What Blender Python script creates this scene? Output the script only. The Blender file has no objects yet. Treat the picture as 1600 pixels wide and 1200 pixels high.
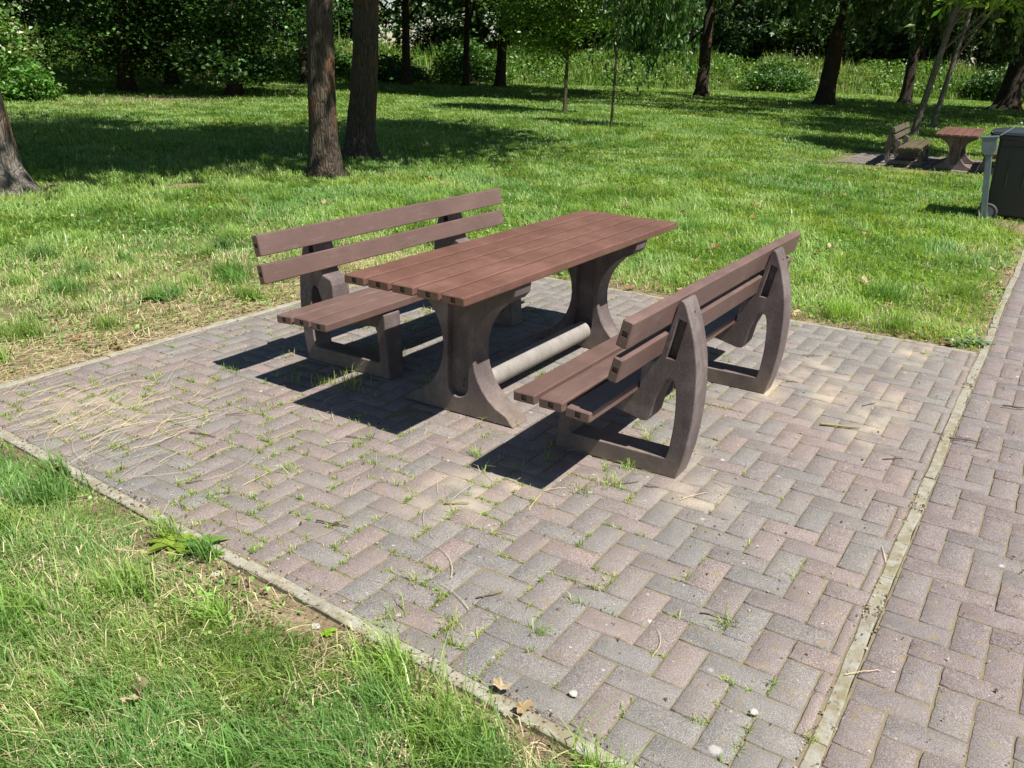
import bpy, bmesh, math, random
import numpy as np
from mathutils import Vector, Matrix
random.seed(7)
RNG = np.random.default_rng(11)
sc = bpy.context.scene
COL = sc.collection
PI = math.pi

# ------------------------------------------------------------------ helpers
def new_obj(name, me, mat=None, parent=None):
    o = bpy.data.objects.new(name, me)
    COL.objects.link(o)
    if mat is not None and me is not None and not me.materials:
        me.materials.append(mat)
    if parent is not None:
        o.parent = parent
    return o

def tag(o, label=None, cat=None, group=None, kind=None):
    if label: o['label'] = label
    if cat: o['category'] = cat
    if group: o['group'] = group
    if kind: o['kind'] = kind
    return o

def empty(name, loc, rz=0, label=None, cat=None, group=None):
    o = bpy.data.objects.new(name, None)
    COL.objects.link(o)
    o.empty_display_size = 0.2
    o.location = loc
    o.rotation_euler = (0, 0, rz)
    return tag(o, label, cat, group)

def np_mesh(name, verts, faces_flat, loop_tot, cols=None, smooth=False):
    me = bpy.data.meshes.new(name)
    verts = np.asarray(verts, dtype=np.float32).reshape(-1, 3)
    faces_flat = np.asarray(faces_flat, dtype=np.int32)
    loop_tot = np.asarray(loop_tot, dtype=np.int32)
    me.vertices.add(len(verts)); me.vertices.foreach_set('co', verts.ravel())
    me.loops.add(len(faces_flat)); me.loops.foreach_set('vertex_index', faces_flat)
    st = np.concatenate([[0], np.cumsum(loop_tot)[:-1]]).astype(np.int32)
    me.polygons.add(len(loop_tot)); me.polygons.foreach_set('loop_start', st)
    try: me.polygons.foreach_set('loop_total', loop_tot)
    except Exception: pass
    if smooth:
        me.polygons.foreach_set('use_smooth', np.ones(len(loop_tot), dtype=bool))
    me.update(calc_edges=True)
    if cols is not None:
        a = me.color_attributes.new('col', 'FLOAT_COLOR', 'POINT')
        c = np.ones((len(verts), 4), dtype=np.float32); c[:, :3] = cols
        a.data.foreach_set('color', c.ravel())
    return me

def hash2(i, j, seed):
    n = (i * 374761393 + j * 668265263 + seed * 974634777) & 0xFFFFFFFF
    n = ((n ^ (n >> 13)) * 1274126177) & 0xFFFFFFFF
    return ((n ^ (n >> 16)) & 0xFFFF) / 65535.0

def vnoise(x, y, scale=1.0, seed=0):
    x = np.asarray(x) / scale; y = np.asarray(y) / scale
    i = np.floor(x).astype(np.int64); j = np.floor(y).astype(np.int64)
    fx = x - i; fy = y - j
    fx = fx * fx * (3 - 2 * fx); fy = fy * fy * (3 - 2 * fy)
    a = hash2(i, j, seed); b = hash2(i + 1, j, seed); c = hash2(i, j + 1, seed); d = hash2(i + 1, j + 1, seed)
    return (a * (1 - fx) + b * fx) * (1 - fy) + (c * (1 - fx) + d * fx) * fy

def fnoise(x, y, scale=1.0, seed=0):
    return (vnoise(x, y, scale, seed) * .55 + vnoise(x, y, scale * .47, seed + 5) * .28 + vnoise(x, y, scale * .21, seed + 9) * .17)

def sstep(a, b, x):
    t = np.clip((np.asarray(x, dtype=float) - a) / (b - a), 0, 1)
    return t * t * (3 - 2 * t)

# ------------------------------------------------------------------ node materials
def nt_new(name):
    m = bpy.data.materials.new(name)
    m.use_nodes = True
    t = m.node_tree
    b = t.nodes['Principled BSDF']
    return m, t, b

class N:
    """tiny node-graph builder"""
    def __init__(s, t): s.t = t; s.n = t.nodes; s.l = t.links
    def node(s, ty, **kw):
        n = s.n.new(ty)
        for k, v in kw.items(): setattr(n, k, v)
        return n
    def put(s, sock, v):
        if hasattr(v, 'is_output') or isinstance(v, bpy.types.NodeSocket): s.l.new(v, sock)
        else: sock.default_value = v
    def coord(s, scale=(1, 1, 1), kind='Object', loc=(0, 0, 0)):
        c = s.node('ShaderNodeTexCoord'); m = s.node('ShaderNodeMapping')
        s.l.new(c.outputs[kind], m.inputs['Vector'])
        m.inputs['Scale'].default_value = scale; m.inputs['Location'].default_value = loc
        return m.outputs[0]
    def noise(s, vec, scale=5, detail=4, rough=.55, dist=0):
        n = s.node('ShaderNodeTexNoise'); s.l.new(vec, n.inputs['Vector'])
        n.inputs['Scale'].default_value = scale; n.inputs['Detail'].default_value = detail
        n.inputs['Roughness'].default_value = rough; n.inputs['Distortion'].default_value = dist
        return n.outputs['Fac']
    def voro(s, vec, scale=5, feature='F1', rand=1.0, out='Distance'):
        n = s.node('ShaderNodeTexVoronoi', feature=feature); s.l.new(vec, n.inputs['Vector'])
        n.inputs['Scale'].default_value = scale; n.inputs['Randomness'].default_value = rand
        return n.outputs[out]
    def ramp(s, fac, stops):
        r = s.node('ShaderNodeValToRGB'); s.l.new(fac, r.inputs[0])
        e = r.color_ramp.elements
        while len(e) < len(stops): e.new(0.5)
        for k, (p, c) in enumerate(stops):
            e[k].position = p; e[k].color = c if len(c) == 4 else (*c, 1)
        return r.outputs[0]
    def mix(s, fac, a, b, mode='MIX'):
        m = s.node('ShaderNodeMix', data_type='RGBA', blend_type=mode)
        s.put(m.inputs[0], fac); s.put(m.inputs[6], a); s.put(m.inputs[7], b)
        return m.outputs[2]
    def math(s, op, a, b=0.0, c=None):
        m = s.node('ShaderNodeMath', operation=op)
        s.put(m.inputs[0], a); s.put(m.inputs[1], b)
        if c is not None: s.put(m.inputs[2], c)
        return m.outputs[0]
    def mapr(s, v, a, b, c=0.0, d=1.0):
        m = s.node('ShaderNodeMapRange'); s.put(m.inputs[0], v)
        for k, x in zip((1, 2, 3, 4), (a, b, c, d)): m.inputs[k].default_value = x
        return m.outputs[0]
    def bump(s, h, strength=.3, dist=.01, nrm=None):
        b = s.node('ShaderNodeBump'); s.l.new(h, b.inputs['Height'])
        b.inputs['Strength'].default_value = strength; b.inputs['Distance'].default_value = dist
        if nrm is not None: s.l.new(nrm, b.inputs['Normal'])
        return b.outputs[0]
    def attr(s, name='col'):
        a = s.node('ShaderNodeAttribute'); a.attribute_name = name
        return a.outputs['Color']

def C4(r, g, b): return (r, g, b, 1)

def mat_plank(name, base, dark, grey=0.0):
    m, t, b = nt_new(name); g = N(t)
    v = g.coord((1, 1, 1)); vs = g.coord((.8, 22, 22))
    oi = g.node('ShaderNodeObjectInfo')
    big = g.noise(v, 3.2, 4, .6, .4); streak = g.noise(vs, 5, 4, .6, 1.2); spk = g.noise(v, 260, 2, .6)
    c = g.ramp(big, [(.3, dark), (.5, base), (.72, tuple(min(1, x * 1.28 + .012) for x in base))])
    c = g.mix(g.mapr(streak, .38, .72, 0, .5), c, C4(*[x * .66 for x in base]))
    scuff = g.mapr(g.noise(g.coord((3, 14, 14), loc=(3, 1, 2)), 2.4, 5, .7), .56, .72, 0, .55)
    c = g.mix(scuff, c, C4(base[0] * 1.25 + .05, base[1] * 1.5 + .05, base[2] * 1.6 + .05))
    c = g.mix(g.mapr(spk, .35, .7, 0, .35), c, C4(*[x * .55 for x in base]))
    c = g.mix(g.mapr(g.noise(g.coord((2.5, 60, 60), loc=(1, 4, 2)), 6, 3, .6), .60, .72, 0, .45), c, C4(base[0] * 1.5 + .03, base[1] * 1.6 + .03, base[2] * 1.6 + .03))
    c = g.mix(g.mapr(g.noise(g.coord(loc=(8, 1, 3)), 9, 5, .7), .58, .7, 0, .35), c, C4(*[x * .5 for x in base]))
    dust = g.mapr(g.voro(g.coord((1, 2.2, 2.2)), 30), .0, .10, .7, 0)
    c = g.mix(dust, c, C4(.34, .28, .24))
    if grey: c = g.mix(grey, c, C4(.2, .165, .16))
    c = g.mix(g.mapr(oi.outputs['Random'], 0, 1, 0, .28), c, C4(*[x * .72 for x in base]))
    t.links.new(c, b.inputs['Base Color'])
    t.links.new(g.mapr(big, .3, .7, .40, .56), b.inputs['Roughness'])
    b.inputs['Specular IOR Level'].default_value = .5
    h = g.mix(.5, g.noise(vs, 9, 4), g.noise(v, 190, 3))
    t.links.new(g.bump(h, .35, .0016), b.inputs['Normal'])
    return m

def mat_frame(name, base, hi):
    m, t, b = nt_new(name); g = N(t)
    v = g.coord((1, 1, 1))
    big = g.noise(v, 5, 5, .65); sp = g.noise(v, 170, 3, .7)
    c = g.ramp(big, [(.3, tuple(x * .7 for x in base)), (.52, base), (.75, hi)])
    c = g.mix(g.mapr(sp, .46, .68, 0, .35), c, C4(*[x * 1.3 for x in hi]))
    c = g.mix(g.mapr(g.noise(g.coord((9, 9, 1.1)), 3, 4, .7), .5, .66, 0, .45), c, C4(*[x * .6 for x in base]))
    c = g.mix(g.mapr(g.noise(g.coord(loc=(2, 6, 1)), 13, 5, .7), .6, .7, 0, .4), c, C4(.24, .21, .17))
    c = g.mix(g.mapr(g.voro(v, 120), .0, .22, .45, 0), c, C4(*[x * .45 for x in base]))
    sep = g.node('ShaderNodeSeparateXYZ'); t.links.new(g.coord(), sep.inputs[0])
    dirt = g.math('MULTIPLY', g.mapr(sep.outputs[2], 0, .16, .75, 0), g.mapr(big, .35, .6, .3, 1))
    c = g.mix(dirt, c, C4(.26, .205, .15))
    t.links.new(c, b.inputs['Base Color']); b.inputs['Roughness'].default_value = .72
    t.links.new(g.bump(g.mix(.5, sp, big), .5, .003), b.inputs['Normal'])
    return m

def mat_leaf(name, trans=.35, rough=.45, gloss=.5):
    m, t, b = nt_new(name); g = N(t)
    c = g.attr()
    n = g.noise(g.coord(kind='Object'), 7, 2)
    c2 = g.mix(g.mapr(n, .35, .65, 0, .35), c, g.mix(1.0, c, C4(.6, .75, .55), 'MULTIPLY'))
    t.links.new(c2, b.inputs['Base Color']); b.inputs['Roughness'].default_value = rough
    b.inputs['Specular IOR Level'].default_value = gloss
    tr = g.node('ShaderNodeBsdfTranslucent')
    t.links.new(g.mix(1.0, c2, C4(1.25, 1.3, .55), 'MULTIPLY'), tr.inputs['Color'])
    ms = g.node('ShaderNodeMixShader'); ms.inputs[0].default_value = trans
    t.links.new(b.outputs[0], ms.inputs[1]); t.links.new(tr.outputs[0], ms.inputs[2])
    t.links.new(ms.outputs[0], t.nodes['Material Output'].inputs['Surface'])
    return m

def mat_bark(name, base, moss=0.25, light=(.2, .17, .14), scale=1.0):
    m, t, b = nt_new(name); g = N(t)
    v = g.coord((1, 1, 1)); vs = g.coord((14 * scale, 14 * scale, 2.2 * scale))
    ridg = g.noise(vs, 2.2, 6, .65, .8); big = g.noise(v, 1.7, 4, .6)
    cr = g.voro(g.coord((16 * scale, 16 * scale, 3.2 * scale)), 1.6, 'DISTANCE_TO_EDGE')
    c = g.ramp(ridg, [(.28, tuple(x * .35 for x in base)), (.5, base), (.72, light)])
    c = g.mix(g.mapr(cr, 0, .12, .6, 0), c, C4(*[x * .3 for x in base]))
    c = g.mix(g.mapr(big, .52, .7, 0, .8), c, C4(*[x * .75 for x in light]))
    c = g.mix(g.math('MULTIPLY', g.mapr(g.noise(v, 3.1, 5, .7), .52, .66, 0, 1), moss), c, C4(.07, .085, .025))
    c = g.mix(g.mapr(g.noise(g.coord(loc=(4, 2, 1)), 1.3, 3), .62, .7, 0, .5), c, C4(.17, .075, .035))
    t.links.new(c, b.inputs['Base Color']); b.inputs['Roughness'].default_value = .9
    b.inputs['Specular IOR Level'].default_value = .2
    h = g.math('ADD', ridg, g.mapr(cr, 0, .2, 0, .6))
    t.links.new(g.bump(h, .9, .03), b.inputs['Normal'])
    return m

def mat_simple(name, col, rough=.6, metal=0.0, nscale=30, amt=.25, bump=.0):
    m, t, b = nt_new(name); g = N(t)
    n = g.noise(g.coord(), nscale, 4, .6)
    c = g.mix(g.mapr(n, .35, .68, 0, amt), C4(*col), C4(*[x * .45 for x in col]))
    t.links.new(c, b.inputs['Base Color']); b.inputs['Roughness'].default_value = rough
    b.inputs['Metallic'].default_value = metal
    if bump: t.links.new(g.bump(n, .5, bump), b.inputs['Normal'])
    return m

SAND = [(-1.42, -.52, .34, .2), (-1.25, -.66, .2, .12), (1.07, -1.32, .34, .13), (.75, -1.52, .4, .13), (.50, -1.80, .55, .13), (-.89, -1.36, .2, .17),
        (1.84, -1.78, .4, .14), (-.55, -1.12, .2, .14), (.55, -1.22, .25, .1), (-1.75, 1.5, .22, .3)]

def sand_mask(g):
    """patches of blown sand lying in fixed places on the paving"""
    tc = g.node('ShaderNodeTexCoord'); pos = tc.outputs['Object']
    wn = g.node('ShaderNodeTexNoise'); wn.inputs['Scale'].default_value = 7; wn.inputs['Detail'].default_value = 5
    g.l.new(pos, wn.inputs['Vector'])
    tot = None
    for (x, y, rx, ry) in SAND:
        mp = g.node('ShaderNodeMapping', vector_type='POINT')
        mp.inputs['Scale'].default_value = (1 / rx, 1 / ry, 0)
        mp.inputs['Location'].default_value = (-x / rx, -y / ry, 0)
        g.l.new(pos, mp.inputs[0])
        ln = g.node('ShaderNodeVectorMath', operation='LENGTH'); g.l.new(mp.outputs[0], ln.inputs[0])
        k = g.mapr(ln.outputs['Value'], .3, 1.25, 1, 0)
        tot = k if tot is None else g.math('MAXIMUM', tot, k)
    k = g.math('MULTIPLY', tot, g.mapr(wn.outputs['Fac'], .36, .60, 0, 1.2))
    grain = g.noise(pos, 330, 2)
    return g.math('MULTIPLY', k, g.mapr(grain, .38, .56, .25, 1)), wn.outputs['Fac']

def mat_brick():
    m, t, b = nt_new('concrete_paver'); g = N(t)
    v = g.coord()
    c = g.attr()
    sp = g.noise(v, 300, 3, .8); mid = g.noise(v, 34, 5, .65); big = g.noise(v, 1.3, 3)
    c = g.mix(g.mapr(sp, .36, .5, .95, 0), c, g.mix(1, c, C4(.36, .34, .36), 'MULTIPLY'))
    sp2 = g.noise(g.coord(loc=(9, 3, 0)), 150, 4, .8)
    c = g.mix(g.mapr(sp2, .36, .5, .55, 0), c, g.mix(1, c, C4(.5, .48, .5), 'MULTIPLY'))
    c = g.mix(g.mapr(sp2, .54, .66, 0, .45), c, C4(.44, .42, .40))
    c = g.mix(g.mapr(sp, .535, .66, 0, .85), c, C4(.50, .48, .45))
    c = g.mix(g.mapr(mid, .3, .7, 0, .42), c, g.mix(1, c, C4(.68, .66, .66), 'MULTIPLY'))
    # ochre lichen bloom, pale round lichen spots
    c = g.mix(g.math('MULTIPLY', g.mapr(g.noise(v, 17, 4, .6), .56, .68, 0, .6), g.mapr(g.noise(g.coord(loc=(3, 5, 0)), 1.1, 2), .42, .58, .25, 1)), c, C4(.25, .19, .075))
    c = g.mix(g.mapr(g.noise(g.coord(loc=(1, 8, 0)), 6.5, 6, .72), .42, .68, 0, .45), c, C4(.165, .155, .145))
    c = g.mix(g.mapr(g.noise(g.coord(loc=(5, 2, 0)), 11, 6, .75), .55, .72, 0, .4), c, C4(.33, .30, .27))
    # distort for non round spots
    nd = g.node('ShaderNodeTexNoise'); nd.inputs['Scale'].default_value = 26; nd.inputs['Detail'].default_value = 3; g.l.new(v, nd.inputs['Vector'])
    vm = g.node('ShaderNodeVectorMath', operation='MULTIPLY_ADD'); g.l.new(nd.outputs['Color'], vm.inputs[0])
    vm.inputs[1].default_value = (.02, .02, 0); g.l.new(v, vm.inputs[2])
    flat = g.node('ShaderNodeVectorMath', operation='MULTIPLY'); g.l.new(vm.outputs[0], flat.inputs[0]); flat.inputs[1].default_value = (1, 1, 0)
    for sc_, thr, r0 in ((4.2, .45, .085), (8.5, .5, .11), (24, .6, .15)):
        vo = g.node('ShaderNodeTexVoronoi'); g.l.new(flat.outputs[0], vo.inputs['Vector']); vo.inputs['Scale'].default_value = sc_
        sepc = g.node('ShaderNodeSeparateColor'); g.l.new(vo.outputs['Color'], sepc.inputs[0])
        on = g.math('GREATER_THAN', sepc.outputs[0], thr)
        rad = g.math('MULTIPLY', sepc.outputs[1], r0)
        inside = g.mapr(g.math('SUBTRACT', rad, vo.outputs['Distance']), -.01, .035, 0, .62)
        c = g.mix(g.math('MULTIPLY', on, inside), c, C4(.52, .52, .49))
        if sc_ > 8: c = g.mix(g.math('MULTIPLY', g.math('LESS_THAN', sepc.outputs[0], .28), g.math('MULTIPLY', inside, .75)), c, C4(.31, .22, .09))
    sm, _ = sand_mask(g)
    c = g.mix(g.math('MULTIPLY', sm, .72), c, C4(.43, .36, .26))
    c = g.mix(g.mapr(big, .45, .7, 0, .18), c, C4(.30, .27, .23))
    t.links.new(c, b.inputs['Base Color']); b.inputs['Roughness'].default_value = .85
    b.inputs['Specular IOR Level'].default_value = .3
    t.links.new(g.bump(g.mix(.5, sp, mid), .6, .003), b.inputs['Normal'])
    return m

def mat_joint():
    m, t, b = nt_new('joint_filling'); g = N(t)
    v = g.coord()
    n = g.noise(v, 9, 5, .7); f = g.noise(v, 240, 2)
    c = g.ramp(n, [(.30, (.085, .062, .042)), (.46, (.16, .125, .08)), (.58, (.175, .15, .07)), (.7, (.12, .14, .045))])
    c = g.mix(g.mapr(f, .4, .65, 0, .5), c, C4(.3, .25, .18))
    sm, _ = sand_mask(g)
    c = g.mix(sm, c, C4(.45, .36, .24))
    t.links.new(c, b.inputs['Base Color']); b.inputs['Roughness'].default_value = .95
    t.links.new(g.bump(f, .5, .003), b.inputs['Normal'])
    return m

def mat_kerb(nm='concrete_kerb', dirt=.7, f0=1.0):
    m, t, b = nt_new(nm); g = N(t)
    v = g.coord()
    n = g.noise(v, 6, 5, .7); f = g.noise(v, 210, 3, .7)
    c = g.ramp(n, [(.3, (.24 * f0, .22 * f0, .175 * f0)), (.5, (.40 * f0, .385 * f0, .33 * f0)), (.7, (.29 * f0, .265 * f0, .19 * f0))])
    c = g.mix(g.mapr(f, .38, .62, .45, 0), c, C4(.16, .145, .12))
    c = g.mix(g.math('MULTIPLY', g.mapr(g.noise(v, 15, 4, .7), .42, .58, 0, dirt), g.mapr(g.noise(v, 2.1, 3), .38, .55, .3, 1)), c, C4(.185, .155, .075))
    c = g.mix(g.mapr(g.noise(g.coord(loc=(7, 1, 0)), 24, 4, .75), .58, .68, 0, .8), c, C4(.12, .09, .055))
    t.links.new(c, b.inputs['Base Color']); b.inputs['Roughness'].default_value = .9
    t.links.new(g.bump(g.mix(.5, f, n), .7, .004), b.inputs['Normal'])
    return m

def mat_ground():
    m, t, b = nt_new('soil_and_thatch'); g = N(t)
    v = g.coord(); c_pt = g.attr()
    n = g.noise(v, 2.3, 5, .65); f = g.noise(v, 60, 4, .7); ff = g.noise(g.coord((1, 1, 1)), 300, 2, .6)
    soil = g.ramp(n, [(.3, (.14, .10, .066)), (.5, (.25, .192, .12)), (.7, (.38, .31, .19))])
    soil = g.mix(g.mapr(f, .4, .64, 0, .7), soil, C4(.08, .056, .038))
    soil = g.mix(g.mapr(ff, .52, .7, 0, .6), soil, C4(.4, .33, .2))
    green = g.ramp(f, [(.3, (.030, .060, .010)), (.5, (.065, .125, .020)), (.7, (.12, .19, .045))])
    green = g.mix(g.mapr(n, .4, .68, 0, .6), green, C4(.11, .155, .04))
    sepc = g.node('ShaderNodeSeparateColor'); g.l.new(c_pt, sepc.inputs[0])
    c = g.mix(sepc.outputs[0], soil, green)
    t.links.new(c, b.inputs['Base Color']); b.inputs['Roughness'].default_value = .95
    b.inputs['Specular IOR Level'].default_value = .1
    t.links.new(g.bump(f, .7, .02), b.inputs['Normal'])
    return m

M = {}
M['plank'] = mat_plank('recycled_plank_brown', (.172, .083, .061), (.13, .064, .048))
M['plank_bench'] = mat_plank('recycled_plank_bench', (.155, .090, .073), (.12, .070, .057), .1)
M['plank_mossy'] = mat_plank('recycled_plank_weathered', (.125, .1, .06), (.09, .075, .045))
M['frame'] = mat_frame('recycled_frame', (.112, .084, .080), (.225, .185, .178))
M['bar'] = mat_frame('footrest_tube_grey', (.25, .23, .21), (.36, .335, .31))
M['hole'] = mat_simple('dark_socket', (.035, .02, .015), .8); M['socket'] = mat_simple('plank_socket', (.095, .05, .036), .6)  # plank sockets are the same brown; the recess shade is darkened into their colour
M['brick'] = mat_brick(); M['joint'] = mat_joint(); M['kerb'] = mat_kerb(); M['kerb_old'] = mat_kerb('mossy_kerb', .8, .88); M['ground'] = mat_ground()
M['grass'] = mat_leaf('grass_blade', .42, .5, .45)
M['leaf'] = mat_leaf('tree_leaf', .3, .42, .5)
M['straw'] = mat_leaf('dry_straw', .15, .7, .2)
M['dryleaf'] = mat_leaf('dry_leaf', .2, .75, .2)
M['bark'] = mat_bark('bark_brown', (.085, .064, .047), .3, (.15, .12, .095))
M['bark_dark'] = mat_bark('bark_dark', (.06, .045, .034), .2, (.1, .08, .06))
M['bark_pale'] = mat_bark('bark_pale', (.19, .165, .14), .15, (.3, .27, .235))
M['bark_young'] = mat_bark('bark_young', (.15, .13, .075), .15, (.24, .2, .13), 3)
M['bin'] = mat_simple('bin_plastic', (.018, .022, .026), .42, 0, 12, .3)
M['lid'] = mat_simple('bin_lid_plastic', (.035, .045, .055), .35, 0, 12, .3)
M['tyre'] = mat_simple('bin_tyre', (.05, .05, .05), .8)
M['rim'] = mat_simple('bin_rim', (.36, .37, .38), .5)
M['steel'] = mat_simple('painted_steel', (.15, .20, .205), .45, .2, 9, .4)
M['orange'] = mat_simple('orange_paint', (.42, .08, .02), .6)
M['twig'] = mat_simple('twig_bark', (.12, .08, .05), .9, 0, 90, .6, .002)
M['stone'] = mat_simple('pale_stone', (.44, .42, .38), .85, 0, 60, .4, .002)
M['yellow'] = mat_simple('yellow_petals', (.75, .55, .02), .7)

# ------------------------------------------------------------------ camera, world, sun
cam_loc = Vector((-4.18420785, -2.41044186, 1.73138539))
R_ = Vector((0.5291268847631713, -0.8479506254673047, 0.031693478673511494))
U_ = Vector((0.2810063436446418, 0.21034814273489322, 0.9363701691529107))
F_ = Vector((0.8006623349779177, 0.48655256202962044, -0.34958036233478734))
cd = bpy.data.cameras.new('camera'); cam = bpy.data.objects.new('camera', cd); COL.objects.link(cam)
cam.matrix_world = Matrix(((R_[0], U_[0], -F_[0], cam_loc[0]), (R_[1], U_[1], -F_[1], cam_loc[1]), (R_[2], U_[2], -F_[2], cam_loc[2]), (0, 0, 0, 1)))
cd.sensor_width = 36; cd.lens = 36 * 1392.3 / 1600; cd.clip_end = 3000; cd.clip_start = .05
sc.camera = cam
sc.view_settings.view_transform = 'Standard'; sc.view_settings.look = 'None'; sc.view_settings.gamma = 1
sc.view_settings.exposure = 0.74
w = bpy.data.worlds.new('World'); sc.world = w; w.use_nodes = True
wt = w.node_tree; bg = wt.nodes['Background']
sun_dir = Vector((-.072, -.578, 1)).normalized()
elev = math.asin(sun_dir.z); az = math.atan2(sun_dir.x, sun_dir.y)      # from +Y, clockwise seen from above
sky = wt.nodes.new('ShaderNodeTexSky'); sky.sky_type = 'NISHITA'; sky.sun_disc = False
sky.sun_elevation = elev; sky.sun_rotation = az
sky.air_density = 1.0; sky.dust_density = .05; sky.ozone_density = 1.0
wt.links.new(sky.outputs[0], bg.inputs['Color']); bg.inputs['Strength'].default_value = .052
sl = bpy.data.lights.new('sun', 'SUN'); sl.energy = 5.0; sl.angle = math.radians(.53); sl.color = (1, .955, .88)
so = bpy.data.objects.new('sun', sl); COL.objects.link(so)
so.rotation_euler = sun_dir.to_track_quat('Z', 'Y').to_euler(); so.location = (0, -6, 20)

# ------------------------------------------------------------------ terrain
def kerb_x(y): return -2.305 - .0 + .082 * y     # the skewed south-west kerb line (outer side)
FOOT = [(-30, 70), (7.8, 44), (14, 38.8), (24.9, 33.2), (36.4, 26.9), (43.3, 18.9), (50.4, 10.3), (55.7, 1.0), (57.5, -10.3), (58, -26), (55, -60)]

def in_paving(x, y, pad=0.0):
    p1 = (y < 2.14 + pad) & (y > -2.2 - pad) & (x < 2.11 + pad) & (x > -2.345 + .082 * y - pad)
    p2 = (y < -2.15 + pad) & (y > -5.6 - pad)
    return p1 | p2

def paving_dist(x, y):
    """distance outside the patio/path (rough)"""
    dx = np.maximum(np.maximum(x - 2.11, (-2.345 + .082 * y) - x), 0); dy = np.maximum(np.maximum(y - 2.16, -2.2 - y), 0)
    d1 = np.hypot(dx, dy)
    d2 = np.maximum(y + 2.15, 0)
    return np.minimum(d1, d2)

FLAT = 1
def gz(x, y):
    x = np.asarray(x, dtype=float); y = np.asarray(y, dtype=float)
    d = paving_dist(x, y)
    z = (vnoise(x, y, 3.1, 3) - .5) * .09 * sstep(.5, 3, d) + (vnoise(x, y, 9, 8) - .5) * .18 * sstep(3, 9, d)
    z = z - .05 * sstep(10, 13, x) * sstep(12, 7, y)
    z = z - .010 + .022 * sstep(.0, .35, d)
    fl = sstep(2.9, 2.1, np.maximum(np.abs(x - 15), np.abs(y + .1))); z = z * (1 - fl) - .052 * fl
    z = np.where(d <= 0, -.019, z)
    return z

def grid_ground():
    # non-uniform grid, fine near the patio, reaching far
    def axis(c, near, far, n1, n2):
        a = np.linspace(c - near, c + near, n1)
        t = np.geomspace(1, far / near, n2)[1:] * near
        return np.concatenate([c - t[::-1], a, c + t])
    xs = axis(1, 7, 900, 170, 70); ys = axis(2, 7, 900, 170, 70)
    X, Y = np.meshgrid(xs, ys, indexing='ij')
    Z = gz(X, Y)
    nx, ny = X.shape
    d = paving_dist(X, Y)
    north = (Y > 2.1) & (X < 2.3)
    soilw = np.where(north, 1 - sstep(.35, 3.2, d + (fnoise(X, Y, 1.1, 4) - .5) * 2.4), 1 - sstep(.12, .7, d + (fnoise(X, Y, .6, 4) - .5) * .9))
    bare = np.exp(-(((X - 3.2) / .7) ** 2 + ((Y - 6.97) / .35) ** 2)) + np.exp(-(((X - 1.65) / .8) ** 2 + ((Y - 8.1) / .8) ** 2)) + np.exp(-(((X - 14.6) / 2.8) ** 2 + ((Y - .4) / 1.6) ** 2)) \
        + np.exp(-(((X - 15) / 4.5) ** 2 + ((Y - 22.5) / 2.5) ** 2)) + .8 * np.exp(-(((X - 7.6) / .5) ** 2 + ((Y + 1.9) / .35) ** 2))
    green = np.clip(1 - soilw - bare, 0, 1)
    cols = np.stack([green, green, green], -1).reshape(-1, 3)
    V = np.stack([X, Y, Z], -1).reshape(-1, 3)
    i, j = np.meshgrid(np.arange(nx - 1), np.arange(ny - 1), indexing='ij')
    a = (i * ny + j).ravel()
    F = np.stack([a, a + ny, a + ny + 1, a + 1], -1)
    me = np_mesh('ground', V, F.ravel(), np.full(len(F), 4), cols, True)
    return tag(new_obj('ground', me, M['ground']), kind='structure')
grid_ground()

# embankment behind the lawn
FP = np.array(FOOT, dtype=float)
def foot_frames(n):
    seg = np.hypot(*(np.diff(FP, axis=0).T)); s = np.concatenate([[0], np.cumsum(seg)])
    t = np.linspace(0, s[-1], n)
    P = np.stack([np.interp(t, s, FP[:, 0]), np.interp(t, s, FP[:, 1])], -1)
    T = np.gradient(P, axis=0); T /= np.linalg.norm(T, axis=1)[:, None]
    Nn = np.stack([-T[:, 1], T[:, 0]], -1)          # outward = away from the lawn
    flip = np.sign(((P - np.array([0, 0])) * Nn).sum(1)); Nn *= flip[:, None]
    return P, Nn
def bank_h(s): return 1.25 * sstep(0, 5.5, s)
def make_bank():
    n = 260; P, Nn = foot_frames(n)
    off = np.array([-.6, 0, .6, 1.2, 1.9, 2.6, 3.3, 4, 4.8, 5.6, 7, 10, 16, 30, 60, 120])
    V = []
    for k in range(n):
        for o in off:
            x, y = P[k] + Nn[k] * o
            V.append((x, y, (-.25 if o < 0 else .0) + bank_h(o) + (float(vnoise(x, y, 2.3, 2)) - .4) * .35 * min(1, max(0, o) / 3)))
    m_ = len(off); F = []
    for k in range(n - 1):
        for q in range(m_ - 1):
            a = k * m_ + q; F.append((a, a + m_, a + m_ + 1, a + 1))
    me = np_mesh('bank', V, np.array(F).ravel(), np.full(len(F), 4), np.full((len(V), 3), .9), True)
    return tag(new_obj('grassy_bank', me, M['ground']), kind='structure')
make_bank()

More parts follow.
